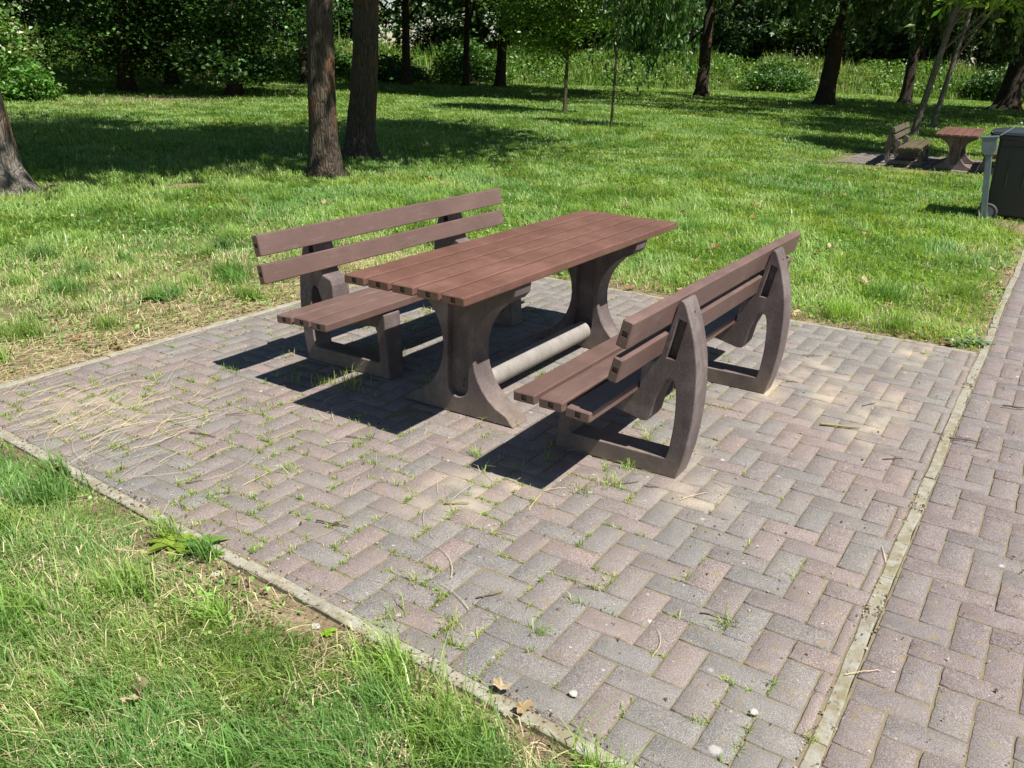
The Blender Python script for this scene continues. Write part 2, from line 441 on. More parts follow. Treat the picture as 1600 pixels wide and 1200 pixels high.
# ------------------------------------------------------------------ paving
W = .1062
def clip_poly(P, planes):
    for (nx, ny, c) in planes:                      # keep nx*x+ny*y<=c
        out = []
        for k in range(len(P)):
            a, b = P[k], P[(k + 1) % len(P)]
            da = nx * a[0] + ny * a[1] - c; db = nx * b[0] + ny * b[1] - c
            if da <= 0: out.append(a)
            if (da < 0 < db) or (db < 0 < da):
                t = da / (da - db); out.append((a[0] + (b[0] - a[0]) * t, a[1] + (b[1] - a[1]) * t))
        P = out
        if len(P) < 3: return []
    return P
def inset_poly(P, d):
    n = len(P); out = []
    A = sum(P[k][0] * P[(k + 1) % n][1] - P[(k + 1) % n][0] * P[k][1] for k in range(n))
    sg = 1 if A > 0 else -1
    for k in range(n):
        p0, p1, p2 = Vector(P[k - 1]), Vector(P[k]), Vector(P[(k + 1) % n])
        e1 = (p1 - p0); e2 = (p2 - p1)
        if e1.length < 1e-6 or e2.length < 1e-6: return None
        e1.normalize(); e2.normalize()
        n1 = Vector((-e1.y, e1.x)) * sg; n2 = Vector((-e2.y, e2.x)) * sg
        b = n1 + n2; q = b.dot(n1)
        if q < .2: return None
        out.append(tuple(p1 + b * (d / q)))
    return out
def herring(x0, x1, y0, y1, ox, oy, planes, pick, zbase=0.0):
    V, F, T, Cc = [], [], [], []
    i0, i1 = int((x0 - ox) / W) - 3, int((x1 - ox) / W) + 3
    j0, j1 = int((y0 - oy) / W) - 3, int((y1 - oy) / W) + 3
    g = .0019
    for i in range(i0, i1):
        for j in range(j0, j1):
            d = (i - j) % 4
            if d == 0: w_, h_ = 2, 1
            elif d == 3: w_, h_ = 1, 2
            else: continue
            xa, ya = ox + i * W, oy + j * W
            jx, jy = random.uniform(-.0012, .0012), random.uniform(-.0012, .0012)
            P = [(xa + g + jx, ya + g + jy), (xa + w_ * W - g + jx, ya + g + jy), (xa + w_ * W - g + jx, ya + h_ * W - g + jy), (xa + g + jx, ya + h_ * W - g + jy)]
            P = clip_poly(P, planes)
            if len(P) < 3: continue
            A = abs(sum(P[k][0] * P[(k + 1) % len(P)][1] - P[(k + 1) % len(P)][0] * P[k][1] for k in range(len(P)))) / 2
            if A < .0016: continue
            I = inset_poly(P, .0022)
            if I is None: continue
            if xa < 4.5:
                P2, I2 = [], []
                for k in range(len(P)):
                    pa, pb, ia, ib = Vector(P[k]), Vector(P[(k + 1) % len(P)]), Vector(I[k]), Vector(I[(k + 1) % len(P)])
                    m_ = max(1, int((pb - pa).length / .03)); nn = Vector((-(pb - pa).y, (pb - pa).x)).normalized()
                    for q in range(m_):
                        f_ = q / m_; o1 = nn * (abs(random.gauss(0, .0014)) if q else .0016 + abs(random.gauss(0, .0018)))
                        o2 = nn * (abs(random.gauss(0, .0008)) + (.003 if random.random() < .03 else 0))
                        P2.append(tuple(pa.lerp(pb, f_) + o1)); I2.append(tuple(ia.lerp(ib, f_) + o1 + o2))
                P, I = P2, I2
            cx, cy = xa + w_ * W / 2, ya + h_ * W / 2
            zt = zbase + random.gauss(0, .0011) + (float(vnoise(cx, cy, .9, 31)) - .5) * .004
            tx, ty = random.gauss(0, .0045), random.gauss(0, .0045)
            col = pick(cx, cy)
            b = len(V); n = len(P)
            for p in P: V.append((p[0], p[1], zbase - .03))
            for p in P: V.append((p[0], p[1], zt - .0022 + (p[0] - cx) * tx + (p[1] - cy) * ty))
            for p in I: V.append((p[0], p[1], zt + (p[0] - cx) * tx + (p[1] - cy) * ty))
            Cc += [col] * (3 * n)
            for k in range(n):
                k2 = (k + 1) % n
                F += [b + k, b + k2, b + n + k2, b + n + k]; T.append(4)
                F += [b + n + k, b + n + k2, b + 2 * n + k2, b + 2 * n + k]; T.append(4)
            F += [b + 2 * n + k for k in range(n)]; T.append(n)
    return V, F, T, Cc
PAL_R = [(.305, .225, .215), (.285, .215, .208), (.33, .235, .22), (.265, .212, .206), (.34, .235, .218)]
PAL_G = [(.215, .222, .222), (.235, .238, .232), (.20, .208, .212), (.25, .243, .235)]
PAL_M = [(.262, .236, .228), (.275, .238, .228), (.248, .228, .222)]
def pick_patio(x, y):
    n = float(vnoise(x, y, .8, 17)) + random.uniform(-.33, .33)
    red = n > (.62 if x > -1.2 else .5)
    c = random.choice(PAL_R if red else (PAL_G if n < .36 else PAL_M))
    f = random.uniform(.93, 1.07); m_ = (.262, .240, .232); return tuple((v * .6 + q * .4) * f * .80 * t_ for v, q, t_ in zip(c, m_, (1.03, .99, .95)))
def pick_path(x, y):
    c = random.choice(PAL_R[:2] + PAL_R[3:4] + PAL_M + [PAL_R[0]]) if random.random() > .06 else random.choice(PAL_G)
    f = random.uniform(.93, 1.05) * .72; m_ = (.282, .214, .212); return tuple((v * .5 + q * .5) * f for v, q in zip(c, m_))
sl_n = Vector((-1, .082)).normalized()
V, F, T, Cc = herring(-2.6, 2.1, -2.12, 2.12, -2.40, -1.65,
                      [(1, 0, 2.055), (0, 1, 2.085), (0, -1, 2.113), (sl_n.x, sl_n.y, sl_n.x * (-2.29) + 0.0)], pick_patio)
tag(new_obj('patio', np_mesh('patio', V, F, T, Cc), M['brick']), kind='structure')
V, F, T, Cc = herring(-5.5, 13, -5.2, -2.16, -1.84, -2.4906, [(0, 1, -2.172), (0, -1, 5.2), (1, 0, 13), (-1, 0, 5.5)], pick_path, -.004)
tag(new_obj('path', np_mesh('path', V, F, T, Cc), M['brick']), kind='structure')
def sheet(name, P, z, mat):
    bm = bmesh.new(); bm.faces.new([bm.verts.new((x, y, z)) for x, y in P])
    me = bpy.data.meshes.new(name); bm.to_mesh(me); bm.free()
    return tag(new_obj(name, me, mat), kind='structure')
sheet('patio_bedding', [(-2.30 + .082 * -2.15, -2.15), (2.06, -2.15), (2.06, 2.11), (-2.3 + .082 * 2.11, 2.11)], -.0042, M['joint'])
sheet('path_bedding', [(-6, -5.3), (14, -5.3), (14, -2.166), (-6, -2.166)], -.0082, M['joint'])

def kerb_run(name, A, B, width, seg, top=.004, jit=.003, mk='kerb'):
    A, B = Vector(A), Vector(B); L = (B - A).length; t = (B - A) / L; n = Vector((-t.y, t.x))
    bm = bmesh.new(); s = 0.0
    while s < L - .02:
        e = min(L, s + seg)
        o = random.gauss(0, jit); o2 = random.gauss(0, jit); z0 = top + random.gauss(0, .002); z1 = top + random.gauss(0, .002)
        hw = width / 2; ch = .004
        m_ = 9; rows = []
        for k in range(m_ + 1):
            f = k / m_; c = A + t * (s + .003 + (e - s - .006) * f) + n * (o + (o2 - o) * f)
            z = z0 + (z1 - z0) * f
            e1, e2 = random.gauss(0, .0024), random.gauss(0, .0024)
            prof = [(-hw, -.09), (-hw + e1, z - ch), (-hw + ch + e1, z), (hw - ch + e2, z), (hw + e2, z - ch), (hw, -.09)]
            rows.append([bm.verts.new((c.x + n.x * a, c.y + n.y * a, zz)) for a, zz in prof])
        for k in range(m_):
            for q in range(5):
                bm.faces.new((rows[k][q], rows[k + 1][q], rows[k + 1][q + 1], rows[k][q + 1]))
        bm.faces.new(rows[0]); bm.faces.new(rows[-1][::-1]); s = e
    bmesh.ops.recalc_face_normals(bm, faces=bm.faces)
    me = bpy.data.meshes.new(name); bm.to_mesh(me); bm.free()
    return tag(new_obj(name, me, M[mk]), kind='structure')
kerb_run('kerb_along_path', (-6.0, -2.142), (13, -2.142), .046, .98, .001, .003, 'kerb_old')
kerb_run('kerb_front', (-2.32 + .082 * -2.1, -2.1), (-2.32 + .082 * 2.1, 2.1), .052, .95)
kerb_run('kerb_back', (-2.2, 2.115), (2.06, 2.115), .046, .95, .008)
kerb_run('kerb_far', (2.083, 2.13), (2.083, -2.11), .046, .95, -.001, .003, 'kerb_old')

# ------------------------------------------------------------------ furniture
def rot2(v, a): return Vector((v[0] * math.cos(a) - v[1] * math.sin(a), v[0] * math.sin(a) + v[1] * math.cos(a)))
def make_plank(name, L, w_, t_, cx, cy, cz, tilt, mat, parent, sock=.026, cr=.006):
    """beam along X with rounded edges; square moulded socket in each end"""
    bm = bmesh.new()
    hw, ht = w_ / 2, t_ / 2
    prof = []
    for (sx, sy, a0) in ((1, 1, 0), (-1, 1, 90), (-1, -1, 180), (1, -1, 270)):
        for k in range(4):
            a = math.radians(a0 + k * 30); prof.append((sx * (hw - cr) + cr * math.cos(a), sy * (ht - cr) + cr * math.sin(a)))
    nseg = 14
    def ring(x, sc_=0.0, wob=0.0):
        out = []
        for (a, b) in prof:
            aa, bb = a - math.copysign(min(abs(a), sc_), a), b - math.copysign(min(abs(b), sc_), b)
            p = rot2((aa, bb), tilt); out.append(bm.verts.new((cx + x, cy + p[0], cz + p[1] + wob)))
        return out
    rings = [ring(-L / 2, .005), ring(-L / 2 + .005)]
    for k in range(1, nseg): rings.append(ring(-L / 2 + L * k / nseg, 0, random.gauss(0, .0006)))
    rings += [ring(L / 2 - .005), ring(L / 2, .005)]
    for a, b in zip(rings, rings[1:]):
        for k in range(16):
            bm.faces.new((a[k], a[(k + 1) % 16], b[(k + 1) % 16], b[k]))
    h = min(sock, t_ * .62) / 2
    for r, x, s in ((rings[0], -L / 2, 1), (rings[-1], L / 2, -1)):
        sq = []; dp = []
        for (a, b) in ((h, h), (-h, h), (-h, -h), (h, -h)):
            p = rot2((a, b), tilt); q = rot2((a * .8, b * .8), tilt)
            sq.append(bm.verts.new((cx + x, cy + p[0], cz + p[1])))
            dp.append(bm.verts.new((cx + x + s * .007, cy + q[0], cz + q[1])))
        # cap faces between the rounded ring (4 per corner) and the socket square
        for c in range(4):
            for k in range(3): bm.faces.new((r[c * 4 + k], r[c * 4 + k + 1], sq[c]))
            bm.faces.new((r[c * 4 + 3], r[(c * 4 + 4) % 16], sq[(c + 1) % 4], sq[c]))
            f = bm.faces.new((sq[c], sq[(c + 1) % 4], dp[(c + 1) % 4], dp[c])); f.material_index = 1
        f = bm.faces.new(dp); f.material_index = 1
    bmesh.ops.recalc_face_normals(bm, faces=bm.faces)
    me = bpy.data.meshes.new(name); bm.to_mesh(me); bm.free()
    me.materials.append(mat); me.materials.append(M['socket'])
    return new_obj(name, me, None, parent)

def extrude_shape(outline, holes, x0, x1, bevel=.006, bm=None):
    b = bmesh.new()
    loops = [outline] + holes; edges = []
    for lp in loops:
        vs = [b.verts.new((x0, y, z)) for y, z in lp]
        for k in range(len(vs)): edges.append(b.edges.new((vs[k], vs[(k + 1) % len(vs)])))
    r = bmesh.ops.triangle_fill(b, use_beauty=True, use_dissolve=False, edges=edges, normal=(1, 0, 0))
    faces = [g for g in r['geom'] if isinstance(g, bmesh.types.BMFace)]
    ex = bmesh.ops.extrude_face_region(b, geom=faces)
    vs = [g for g in ex['geom'] if isinstance(g, bmesh.types.BMVert)]
    bmesh.ops.translate(b, verts=vs, vec=(x1 - x0, 0, 0))
    bmesh.ops.recalc_face_normals(b, faces=b.faces)
    rim = [e for e in b.edges if len(e.link_faces) == 2 and e.calc_face_angle(0) > 1.2 and abs(e.verts[0].co.x - e.verts[1].co.x) < 1e-6]
    if bevel: bmesh.ops.bevel(b, geom=rim, offset=bevel, segments=2, affect='EDGES', profile=.5, clamp_overlap=True)
    return b
def join_bm(bms, name, mats, parent, smooth_angle=None):
    me = bpy.data.meshes.new(name)
    out = bmesh.new()
    for k, (b, mi) in enumerate(bms):
        tmp = bpy.data.meshes.new('tmp')
        for f in b.faces: f.material_index = mi
        b.to_mesh(tmp); b.free(); out.from_mesh(tmp); bpy.data.meshes.remove(tmp)
    for f in out.faces: f.smooth = abs(f.normal.x) < .995 or len(f.verts) > 8
    for e in out.edges:
        if len(e.link_faces) == 2 and e.calc_face_angle(0) > .3: e.smooth = False
    out.to_mesh(me); out.free()
    for m_ in mats: me.materials.append(m_)
    return new_obj(name, me, None, parent)
def catmull(P, n=4, closed=False):
    out = []
    K = len(P)
    for k in range(K if closed else K - 1):
        if closed: p0, p1, p2, p3 = P[k - 1], P[k], P[(k + 1) % K], P[(k + 2) % K]
        else: p0, p1, p2, p3 = P[max(k - 1, 0)], P[k], P[k + 1], P[min(k + 2, K - 1)]
        for q in range(n):
            t = q / n
            out.append(tuple(.5 * ((2 * p1[c]) + (-p0[c] + p2[c]) * t + (2 * p0[c] - 5 * p1[c] + 4 * p2[c] - p3[c]) * t * t + (-p0[c] + 3 * p1[c] - 3 * p2[c] + p3[c]) * t ** 3) for c in range(2)))
    if not closed: out.append(P[-1])
    return out

def make_table(label, loc, rz, mat):
    root = empty('picnic_table', loc, rz, label, 'picnic table')
    L, pw, g = 2.358, .1225, .016
    for k in range(5):
        y = -.6765 / 2 + pw / 2 + k * (pw + g)
        make_plank('tabletop_plank', L + random.uniform(-.004, .004), pw, .0417, random.uniform(-.003, .003), y, .75 - .0209, 0, mat, root)
    # hourglass leg outline
    half = [(.335, 0), (.291, .05)]
    for k in range(0, 15):
        a = math.radians(-66 + k * 136 / 14)          # circle centre (.40,.335) r .31
        half.append((.40 - .31 * math.cos(a), .337 + .31 * math.sin(a)))
    half += [(.322, .66), (.326, .7078)]
    half = [half[0], half[1]] + [p for p in half[2:] if p[1] > .055]
    outline = half + [(-y, z) for y, z in half[::-1]]
    groove = [(.062 * math.cos(a), .15 + .062 * math.sin(a)) for a in np.linspace(PI, 2 * PI, 11)] + [(.062, .695), (-.062, .695)]
    for s in (-1, 1):
        x0, x1 = s * .675 - .072, s * .675 + .072
        core = extrude_shape(outline, [groove], x0, x1, .006)
        back = extrude_shape([(.070 * math.cos(a), .15 + .070 * math.sin(a)) for a in np.linspace(PI, 2 * PI, 11)] + [(.07, .70), (-.07, .70)], [], x0 + .045, x1 - .045, 0)
        bits = [(core, 0), (back, 0)]
        for (yy, zz) in ((-.012, .17), (-.01, .135)):      # fixing holes
            for xx in (x0 + .0435, x1 - .0435):
                b = bmesh.new(); bmesh.ops.create_cone(b, cap_ends=True, segments=10, radius1=.0045, radius2=.0045, depth=.004, matrix=Matrix.Translation((xx, yy, zz)) @ Matrix.Rotation(PI / 2, 4, 'Y'))
                bits.append((b, 1))
        join_bm(bits, 'table_leg', [M['frame'], M['hole']], root)
    b = bmesh.new()
    bmesh.ops.create_cone(b, cap_ends=True, segments=28, radius1=.058, radius2=.058, depth=1.21, matrix=Matrix.Translation((0, 0, .107)) @ Matrix.Rotation(PI / 2, 4, 'Y'))
    me_o = join_bm([(b, 0)], 'footrest_bar', [M['bar']], root)
    return root

TILT = math.radians(13)
def make_bench(label, loc, rz, mat_seat, mat_back):
    """local y: 0 at the seat's middle region, positive = backwards; bench drawings are in table-centred y' = y + .9"""
    root = empty('park_bench', loc, rz, label, 'bench')
    Y0 = .9; L = 2.305
    for (a, b_, z, tl) in ((.632, .735, .421, 0), (.753, .864, .418, 0), (.882, .992, .409, math.radians(-3))):
        make_plank('seat_plank', L + random.uniform(-.01, .01), b_ - a, .043, random.uniform(-.006, .006), (a + b_) / 2 - Y0, z - .0215, tl, mat_seat, root)
    for (y, z, h_, th) in ((1.106, .751, .112, .048), (1.080, .605, .102, .042)):
        make_plank('back_plank', L + random.uniform(-.01, .01), th, h_, random.uniform(-.006, .006), y - Y0, z, -TILT, mat_back, root, .024)
    outer = catmull([(1.205, 0), (1.228, .09), (1.245, .19), (1.256, .34), (1.25, .5), (1.233, .6), (1.208, .69), (1.185, .75), (1.172, .782)], 3)
    outline = [(.604, 0)] + outer + [(1.162, .795), (1.151, .795), (1.1395, .775), (1.118, .688), (1.0985, .60), (1.082, .545), (1.070, .520), (1.016, .500), (1.002, .470), (.998, .381), (.97, .3735), (.655, .3735), (.634, .36)]
    hole1 = [(.68, .085), (1.149, .085)] + catmull([(1.16, .13), (1.168, .2), (1.172, .277), (1.170, .36), (1.162, .418)], 2)[0:] + [(1.152, .444), (1.135, .452), (1.118, .44), (1.081, .355), (1.062, .262), (1.047, .236), (1.02, .233), (.985, .242), (.9, .262), (.73, .285), (.70, .285), (.69, .26), (.668, .10)]
    hole2 = [(1.150, .716), (1.183, .706), (1.150, .54), (1.112, .542)]
    sh = lambda P: [(y - Y0, z) for y, z in P]
    for s in (-1, 1):
        x0, x1 = s * .642 - .068, s * .642 + .068
        core = extrude_shape(sh(outline), [sh(hole1), sh(hole2)], x0, x1, .005)
        back = extrude_shape(sh([(1.146, .72), (1.187, .71), (1.154, .536), (1.108, .538)]), [], x0 + .035, x1 - .035, 0)
        bits = [(core, 0), (back, 0)]
        b = bmesh.new(); bmesh.ops.create_cone(b, cap_ends=True, segments=8, radius1=.004, radius2=.004, depth=.004,
            matrix=Matrix.Translation(((x0 + x1) / 2, 1.19 - Y0, .7415)) @ Matrix.Rotation(-PI / 2 + .35, 4, 'X'))
        bits.append((b, 1))
        join_bm(bits, 'side_frame', [M['frame'], M['hole']], root)
    return root

make_table('reddish brown plank picnic table in the middle of the brick patio', (0, 0, .002), 0, M['plank'])
make_bench('brown bench seen from behind, standing on the patio nearest the brick path', (-.0903, -.9, .001), PI, M['plank_bench'], M['plank_bench'])
make_bench('brown bench facing the camera on the lawn side of the patio table', (.1356, .9 - .0234, .001), 0, M['plank_bench'], M['plank_bench'])
# second set, beyond the lawn
FX, FY, FR = 14.9, -.50, math.radians(3.0)
def far(px, py): 
    v = rot2((px, py), FR); return (FX + v.x, FY + v.y, -.030)
ft = make_table('distant picnic table beyond the lawn beside the black bin', far(0, .06), FR, M['plank'])
fb = make_bench('distant weathered bench left of the far picnic table, under the leaning tree', far(.1, .90), FR, M['plank_mossy'], M['plank_mossy'])
fc = make_bench('distant bench mostly hidden behind the black bin and its post', far(.0, -.70), FR + PI, M['plank_mossy'], M['plank_mossy'])
for o_ in (ft, fb, fc): o_.scale = (1.0, 1.04, .85)
# paving under the far set
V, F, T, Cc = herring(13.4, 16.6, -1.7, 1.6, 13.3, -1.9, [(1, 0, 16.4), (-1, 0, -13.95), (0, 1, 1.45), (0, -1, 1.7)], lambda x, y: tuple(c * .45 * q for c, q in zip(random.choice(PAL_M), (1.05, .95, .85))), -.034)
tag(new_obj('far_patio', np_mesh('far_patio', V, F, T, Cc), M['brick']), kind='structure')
sheet('far_patio_bedding', [(13.9, -1.75), (16.45, -1.75), (16.45, 1.5), (13.9, 1.5)], -.0395, M['joint'])

# ------------------------------------------------------------------ bin and post
def box_bm(x0, x1, y0, y1, z0, z1, bev=.004, taper=None):
    b = bmesh.new()
    bmesh.ops.create_cube(b, size=1)
    for v in b.verts:
        fx, fy, fz = v.co.x + .5, v.co.y + .5, v.co.z + .5
        v.co = (x0 + (x1 - x0) * fx, y0 + (y1 - y0) * fy, z0 + (z1 - z0) * fz)
        if taper and fz < .5:
            cx, cy = (x0 + x1) / 2, (y0 + y1) / 2
            v.co.x = cx + (v.co.x - cx) * taper[0]; v.co.y = cy + (v.co.y - cy) * taper[1]
    if bev: bmesh.ops.bevel(b, geom=b.edges[:], offset=bev, segments=2, affect='EDGES', profile=.5)
    return b
def cyl_bm(p, r, d, axis='Z', seg=24, r2=None):
    b = bmesh.new()
    mt = Matrix.Translation(p)
    if axis == 'X': mt = mt @ Matrix.Rotation(PI / 2, 4, 'Y')
    if axis == 'Y': mt = mt @ Matrix.Rotation(PI / 2, 4, 'X')
    bmesh.ops.create_cone(b, cap_ends=True, segments=seg, radius1=r, radius2=r if r2 is None else r2, depth=d, matrix=mt)
    return b
def torus_bm(p, R, r, seg=28, s2=10):
    V = []; b = bmesh.new(); rows = []
    for i in range(seg):
        a = 2 * PI * i / seg; row = []
        for j in range(s2):
            c = 2 * PI * j / s2; rr = R + r * math.cos(c)
            row.append(b.verts.new((p[0] + r * 1.5 * math.sin(c), p[1] + rr * math.cos(a), p[2] + rr * math.sin(a))))
        rows.append(row)
    for i in range(seg):
        for j in range(s2):
            b.faces.new((rows[i][j], rows[(i + 1) % seg][j], rows[(i + 1) % seg][(j + 1) % s2], rows[i][(j + 1) % s2]))
    bmesh.ops.recalc_face_normals(b, faces=b.faces)
    return b
# local frame: -x faces the camera, +y is the rear (handle, wheels), bin opens towards -y
bz = float(gz(8.2, -1.9)) - .03
bn = empty('wheelie_bin', (8.42, -1.915, bz), math.radians(2), 'large black two wheeled rubbish bin at the right edge of the picture', 'wheeled bin')
body = box_bm(-.31, .31, -.36, .36, .07, 1.12, .03, (.80, .74))
for v in body.verts: v.co.y += .09 * (1 - (v.co.z - .07) / 1.05)
rib = [(box_bm(-.316, .316, -.366, .366, 1.03, 1.09, .01), 0), (box_bm(-.312, .312, -.30, .345, .93, .955, .006), 0)] + [(box_bm(-.30, -.27, y_ - .012, y_ + .012, .45, .93, .005), 0) for y_ in (-.16, .02, .2)]
join_bm([(body, 0)] + rib, 'body', [M['bin']], bn)
lid = bmesh.new()
rows = []
for iy in range(9):
    fy = iy / 8; y = .44 - .86 * fy
    row = []
    for ix in range(7):
        fx = ix / 6; x = -.335 + .67 * fx
        z = 1.125 + .055 * math.sin(PI * fx) ** .5 * math.sin(PI * min(1, fy * 1.05 + .05)) ** .5
        row.append(lid.verts.new((x, y, z)))
    rows.append(row)
for a, b_ in zip(rows, rows[1:]):
    for k in range(6): lid.faces.new((a[k], a[k + 1], b_[k + 1], b_[k]))
ret = bmesh.ops.extrude_face_region(lid, geom=lid.faces[:])
bmesh.ops.translate(lid, verts=[v for v in ret['geom'] if isinstance(v, bmesh.types.BMVert)], vec=(0, 0, -.03))
bmesh.ops.recalc_face_normals(lid, faces=lid.faces)
lo = join_bm([(lid, 0), (box_bm(-.34, .34, -.44, .44, 1.088, 1.112, .008), 0)], 'lid', [M['lid']], bn)
join_bm([(cyl_bm((0, .455, 1.105), .02, .60, 'X', 12), 0), (box_bm(-.3, -.25, .36, .46, 1.07, 1.12, .006), 0), (box_bm(.25, .3, .36, .46, 1.07, 1.12, .006), 0)], 'handle', [M['bin']], bn)
for s in (-1, 1):
    wh = empty('wheel', (s * .30, .33, .12), 0); wh.parent = bn
    wo = join_bm([(torus_bm((0, 0, 0), .095, .022), 0)], 'tyre', [M['tyre']], wh)
    join_bm([(torus_bm((-.0, 0, 0), .078, .010), 0), (cyl_bm((0, 0, 0), .03, .05, 'X', 16), 0), (cyl_bm((0, 0, 0), .075, .012, 'X', 20), 0)], 'rim', [M['rim']], wh)
join_bm([(cyl_bm((0, .33, .12), .012, .6, 'X', 10), 0)], 'axle', [M['steel']], bn)

bn.scale = (1, 1, .93)
pz = float(gz(7.95, -1.58)) - .03
po = empty('bin_post', (7.97, -1.585, pz), math.radians(3), 'grey painted steel post with a latch box holding the black bin', 'post')
po.rotation_euler = (-.11, 0, math.radians(3))
join_bm([(box_bm(-.035, .035, -.035, .035, -.1, .92, .005), 0)], 'post_tube', [M['steel']], po)
bx = bmesh.new()
prof = [(.085, .99), (.085, .85), (.05, .79), (-.04, .79), (-.075, .85), (-.075, .99)]
bits = extrude_shape(prof, [], -.06, .06, .006)
pbx = join_bm([(bits, 0), (box_bm(-.065, .065, -.09, .10, .985, 1.003, .004), 0)], 'latch_box', [M['steel']], po)
bmr = bmesh.new()
a0, a1 = Vector((.02, -.10, 1.005)), Vector((.04, -.30, 1.13))
dv = a1 - a0
bmesh.ops.create_cone(bmr, cap_ends=True, segments=8, radius1=.006, radius2=.006, depth=dv.length, matrix=Matrix.Translation((a0 + a1) / 2) @ dv.to_track_quat('Z', 'Y').to_matrix().to_4x4())
bk = bmesh.new(); bmesh.ops.create_uvsphere(bk, u_segments=12, v_segments=8, radius=.017, matrix=Matrix.Translation(a1))
join_bm([(bmr, 0), (bk, 0)], 'release_lever', [M['rim']], po)
oz = float(gz(38.7, .16))
op = join_bm([(cyl_bm((0, 0, .15), .04, .7, 'Z', 14), 0), (cyl_bm((0, 0, .50), .046, .12, 'Z', 14), 0)], 'marker_post', [M['orange']], None)
op.location = (38.7, .05, oz)
tag(op, 'small orange marker post in the tree shade at the far right', 'post')
bpy.data.meshes.remove(bpy.data.meshes['tmp']) if 'tmp' in bpy.data.meshes else None

# ------------------------------------------------------------------ trees
def tube_mesh(paths, seg=10, rough=.0, seed=0, roots=0.0):
    """paths: list of (points Nx3, radii N); returns verts, quads"""
    rg = np.random.default_rng(seed); V = []; F = []; base = 0
    for P, r in paths:
        P = np.asarray(P, float); r = np.asarray(r, float); n = len(P)
        T = np.gradient(P, axis=0); T /= np.linalg.norm(T, axis=1)[:, None] + 1e-9
        up = np.array([0, 0, 1.0]) if abs(T[0][2]) < .8 else np.array([1.0, 0, 0])
        A = np.cross(T, up); A /= np.linalg.norm(A, axis=1)[:, None] + 1e-9
        B = np.cross(T, A)
        an = np.linspace(0, 2 * PI, seg, endpoint=False)
        lob = 1 + rough * (np.sin(an * 3 + rg.uniform(0, 6)) * .5 + np.sin(an * 5 + rg.uniform(0, 6)) * .35 + rg.normal(0, .25, seg))
        for k in range(n):
            rr = r[k] * (lob * (1 + rough * .35 * rg.normal(0, 1, seg)))
            if roots and base == 0: rr = rr * (1 + roots * math.exp(-max(P[k][2] + .05, 0) / .16) * (np.sin(an * 5 + seed) * .6 + np.sin(an * 3 + 1.3 * seed) * .5))
            V.append(P[k] + A[k] * (np.cos(an) * rr)[:, None] + B[k] * (np.sin(an) * rr)[:, None])
        for k in range(n - 1):
            a = base + k * seg + np.arange(seg); b = base + k * seg + (np.arange(seg) + 1) % seg
            F.append(np.stack([a, b, b + seg, a + seg], -1))
        base += n * seg
    return np.concatenate(V), np.concatenate(F)

def leaves_mesh(name, C, size, cols, rg, up_bias=.6, elong=1.5, hang=False):
    n = len(C)
    nr = rg.normal(0, 1, (n, 3)); nr /= np.linalg.norm(nr, axis=1)[:, None]
    nr[:, 2] = np.abs(nr[:, 2]) * (1 + up_bias) + up_bias * .6; nr /= np.linalg.norm(nr, axis=1)[:, None]
    if hang: nr[:, 2] *= .25; nr /= np.linalg.norm(nr, axis=1)[:, None]
    rd = rg.normal(0, 1, (n, 3)); 
    if hang: rd = np.array([0, 0, -1.0]) + rd * .35
    a = rd - nr * (rd * nr).sum(1)[:, None]; a /= np.linalg.norm(a, axis=1)[:, None]
    b = np.cross(nr, a)
    s = size * rg.uniform(.6, 1.25, n)
    l = (s * elong / 2)[:, None]; w_ = (s / 2)[:, None]
    droop = nr * (s * .22)[:, None]
    V = np.stack([C - a * l - droop * .3, C + b * w_ * .9 + a * l * .1 + droop * .35, C + a * l - droop, C - b * w_ * .9 + a * l * .1 + droop * .35], 1).reshape(-1, 3)
    F = (np.arange(n) * 4)[:, None] + np.array([0, 1, 2, 3])[None]
    # fold along the midrib: two triangles
    T1 = (np.arange(n) * 4)[:, None] + np.array([0, 1, 2, 0, 2, 3])[None]
    cc = np.repeat(cols, 4, axis=0)
    return np_mesh(name, V, T1.ravel(), np.full(n * 2, 3), cc, False)

def leaf_cols(rg, n, base, jit=.25, alt=None, altp=0.0):
    c = np.array(base)[None] * np.exp(rg.normal(0, jit, n))[:, None]
    c = c * (1 + rg.normal(0, .1, (n, 3)))
    if alt is not None:
        m_ = rg.random(n) < altp
        c[m_] = np.array(alt)[None] * np.exp(rg.normal(0, jit * .8, m_.sum()))[:, None]
    return np.clip(c, .003, .9)

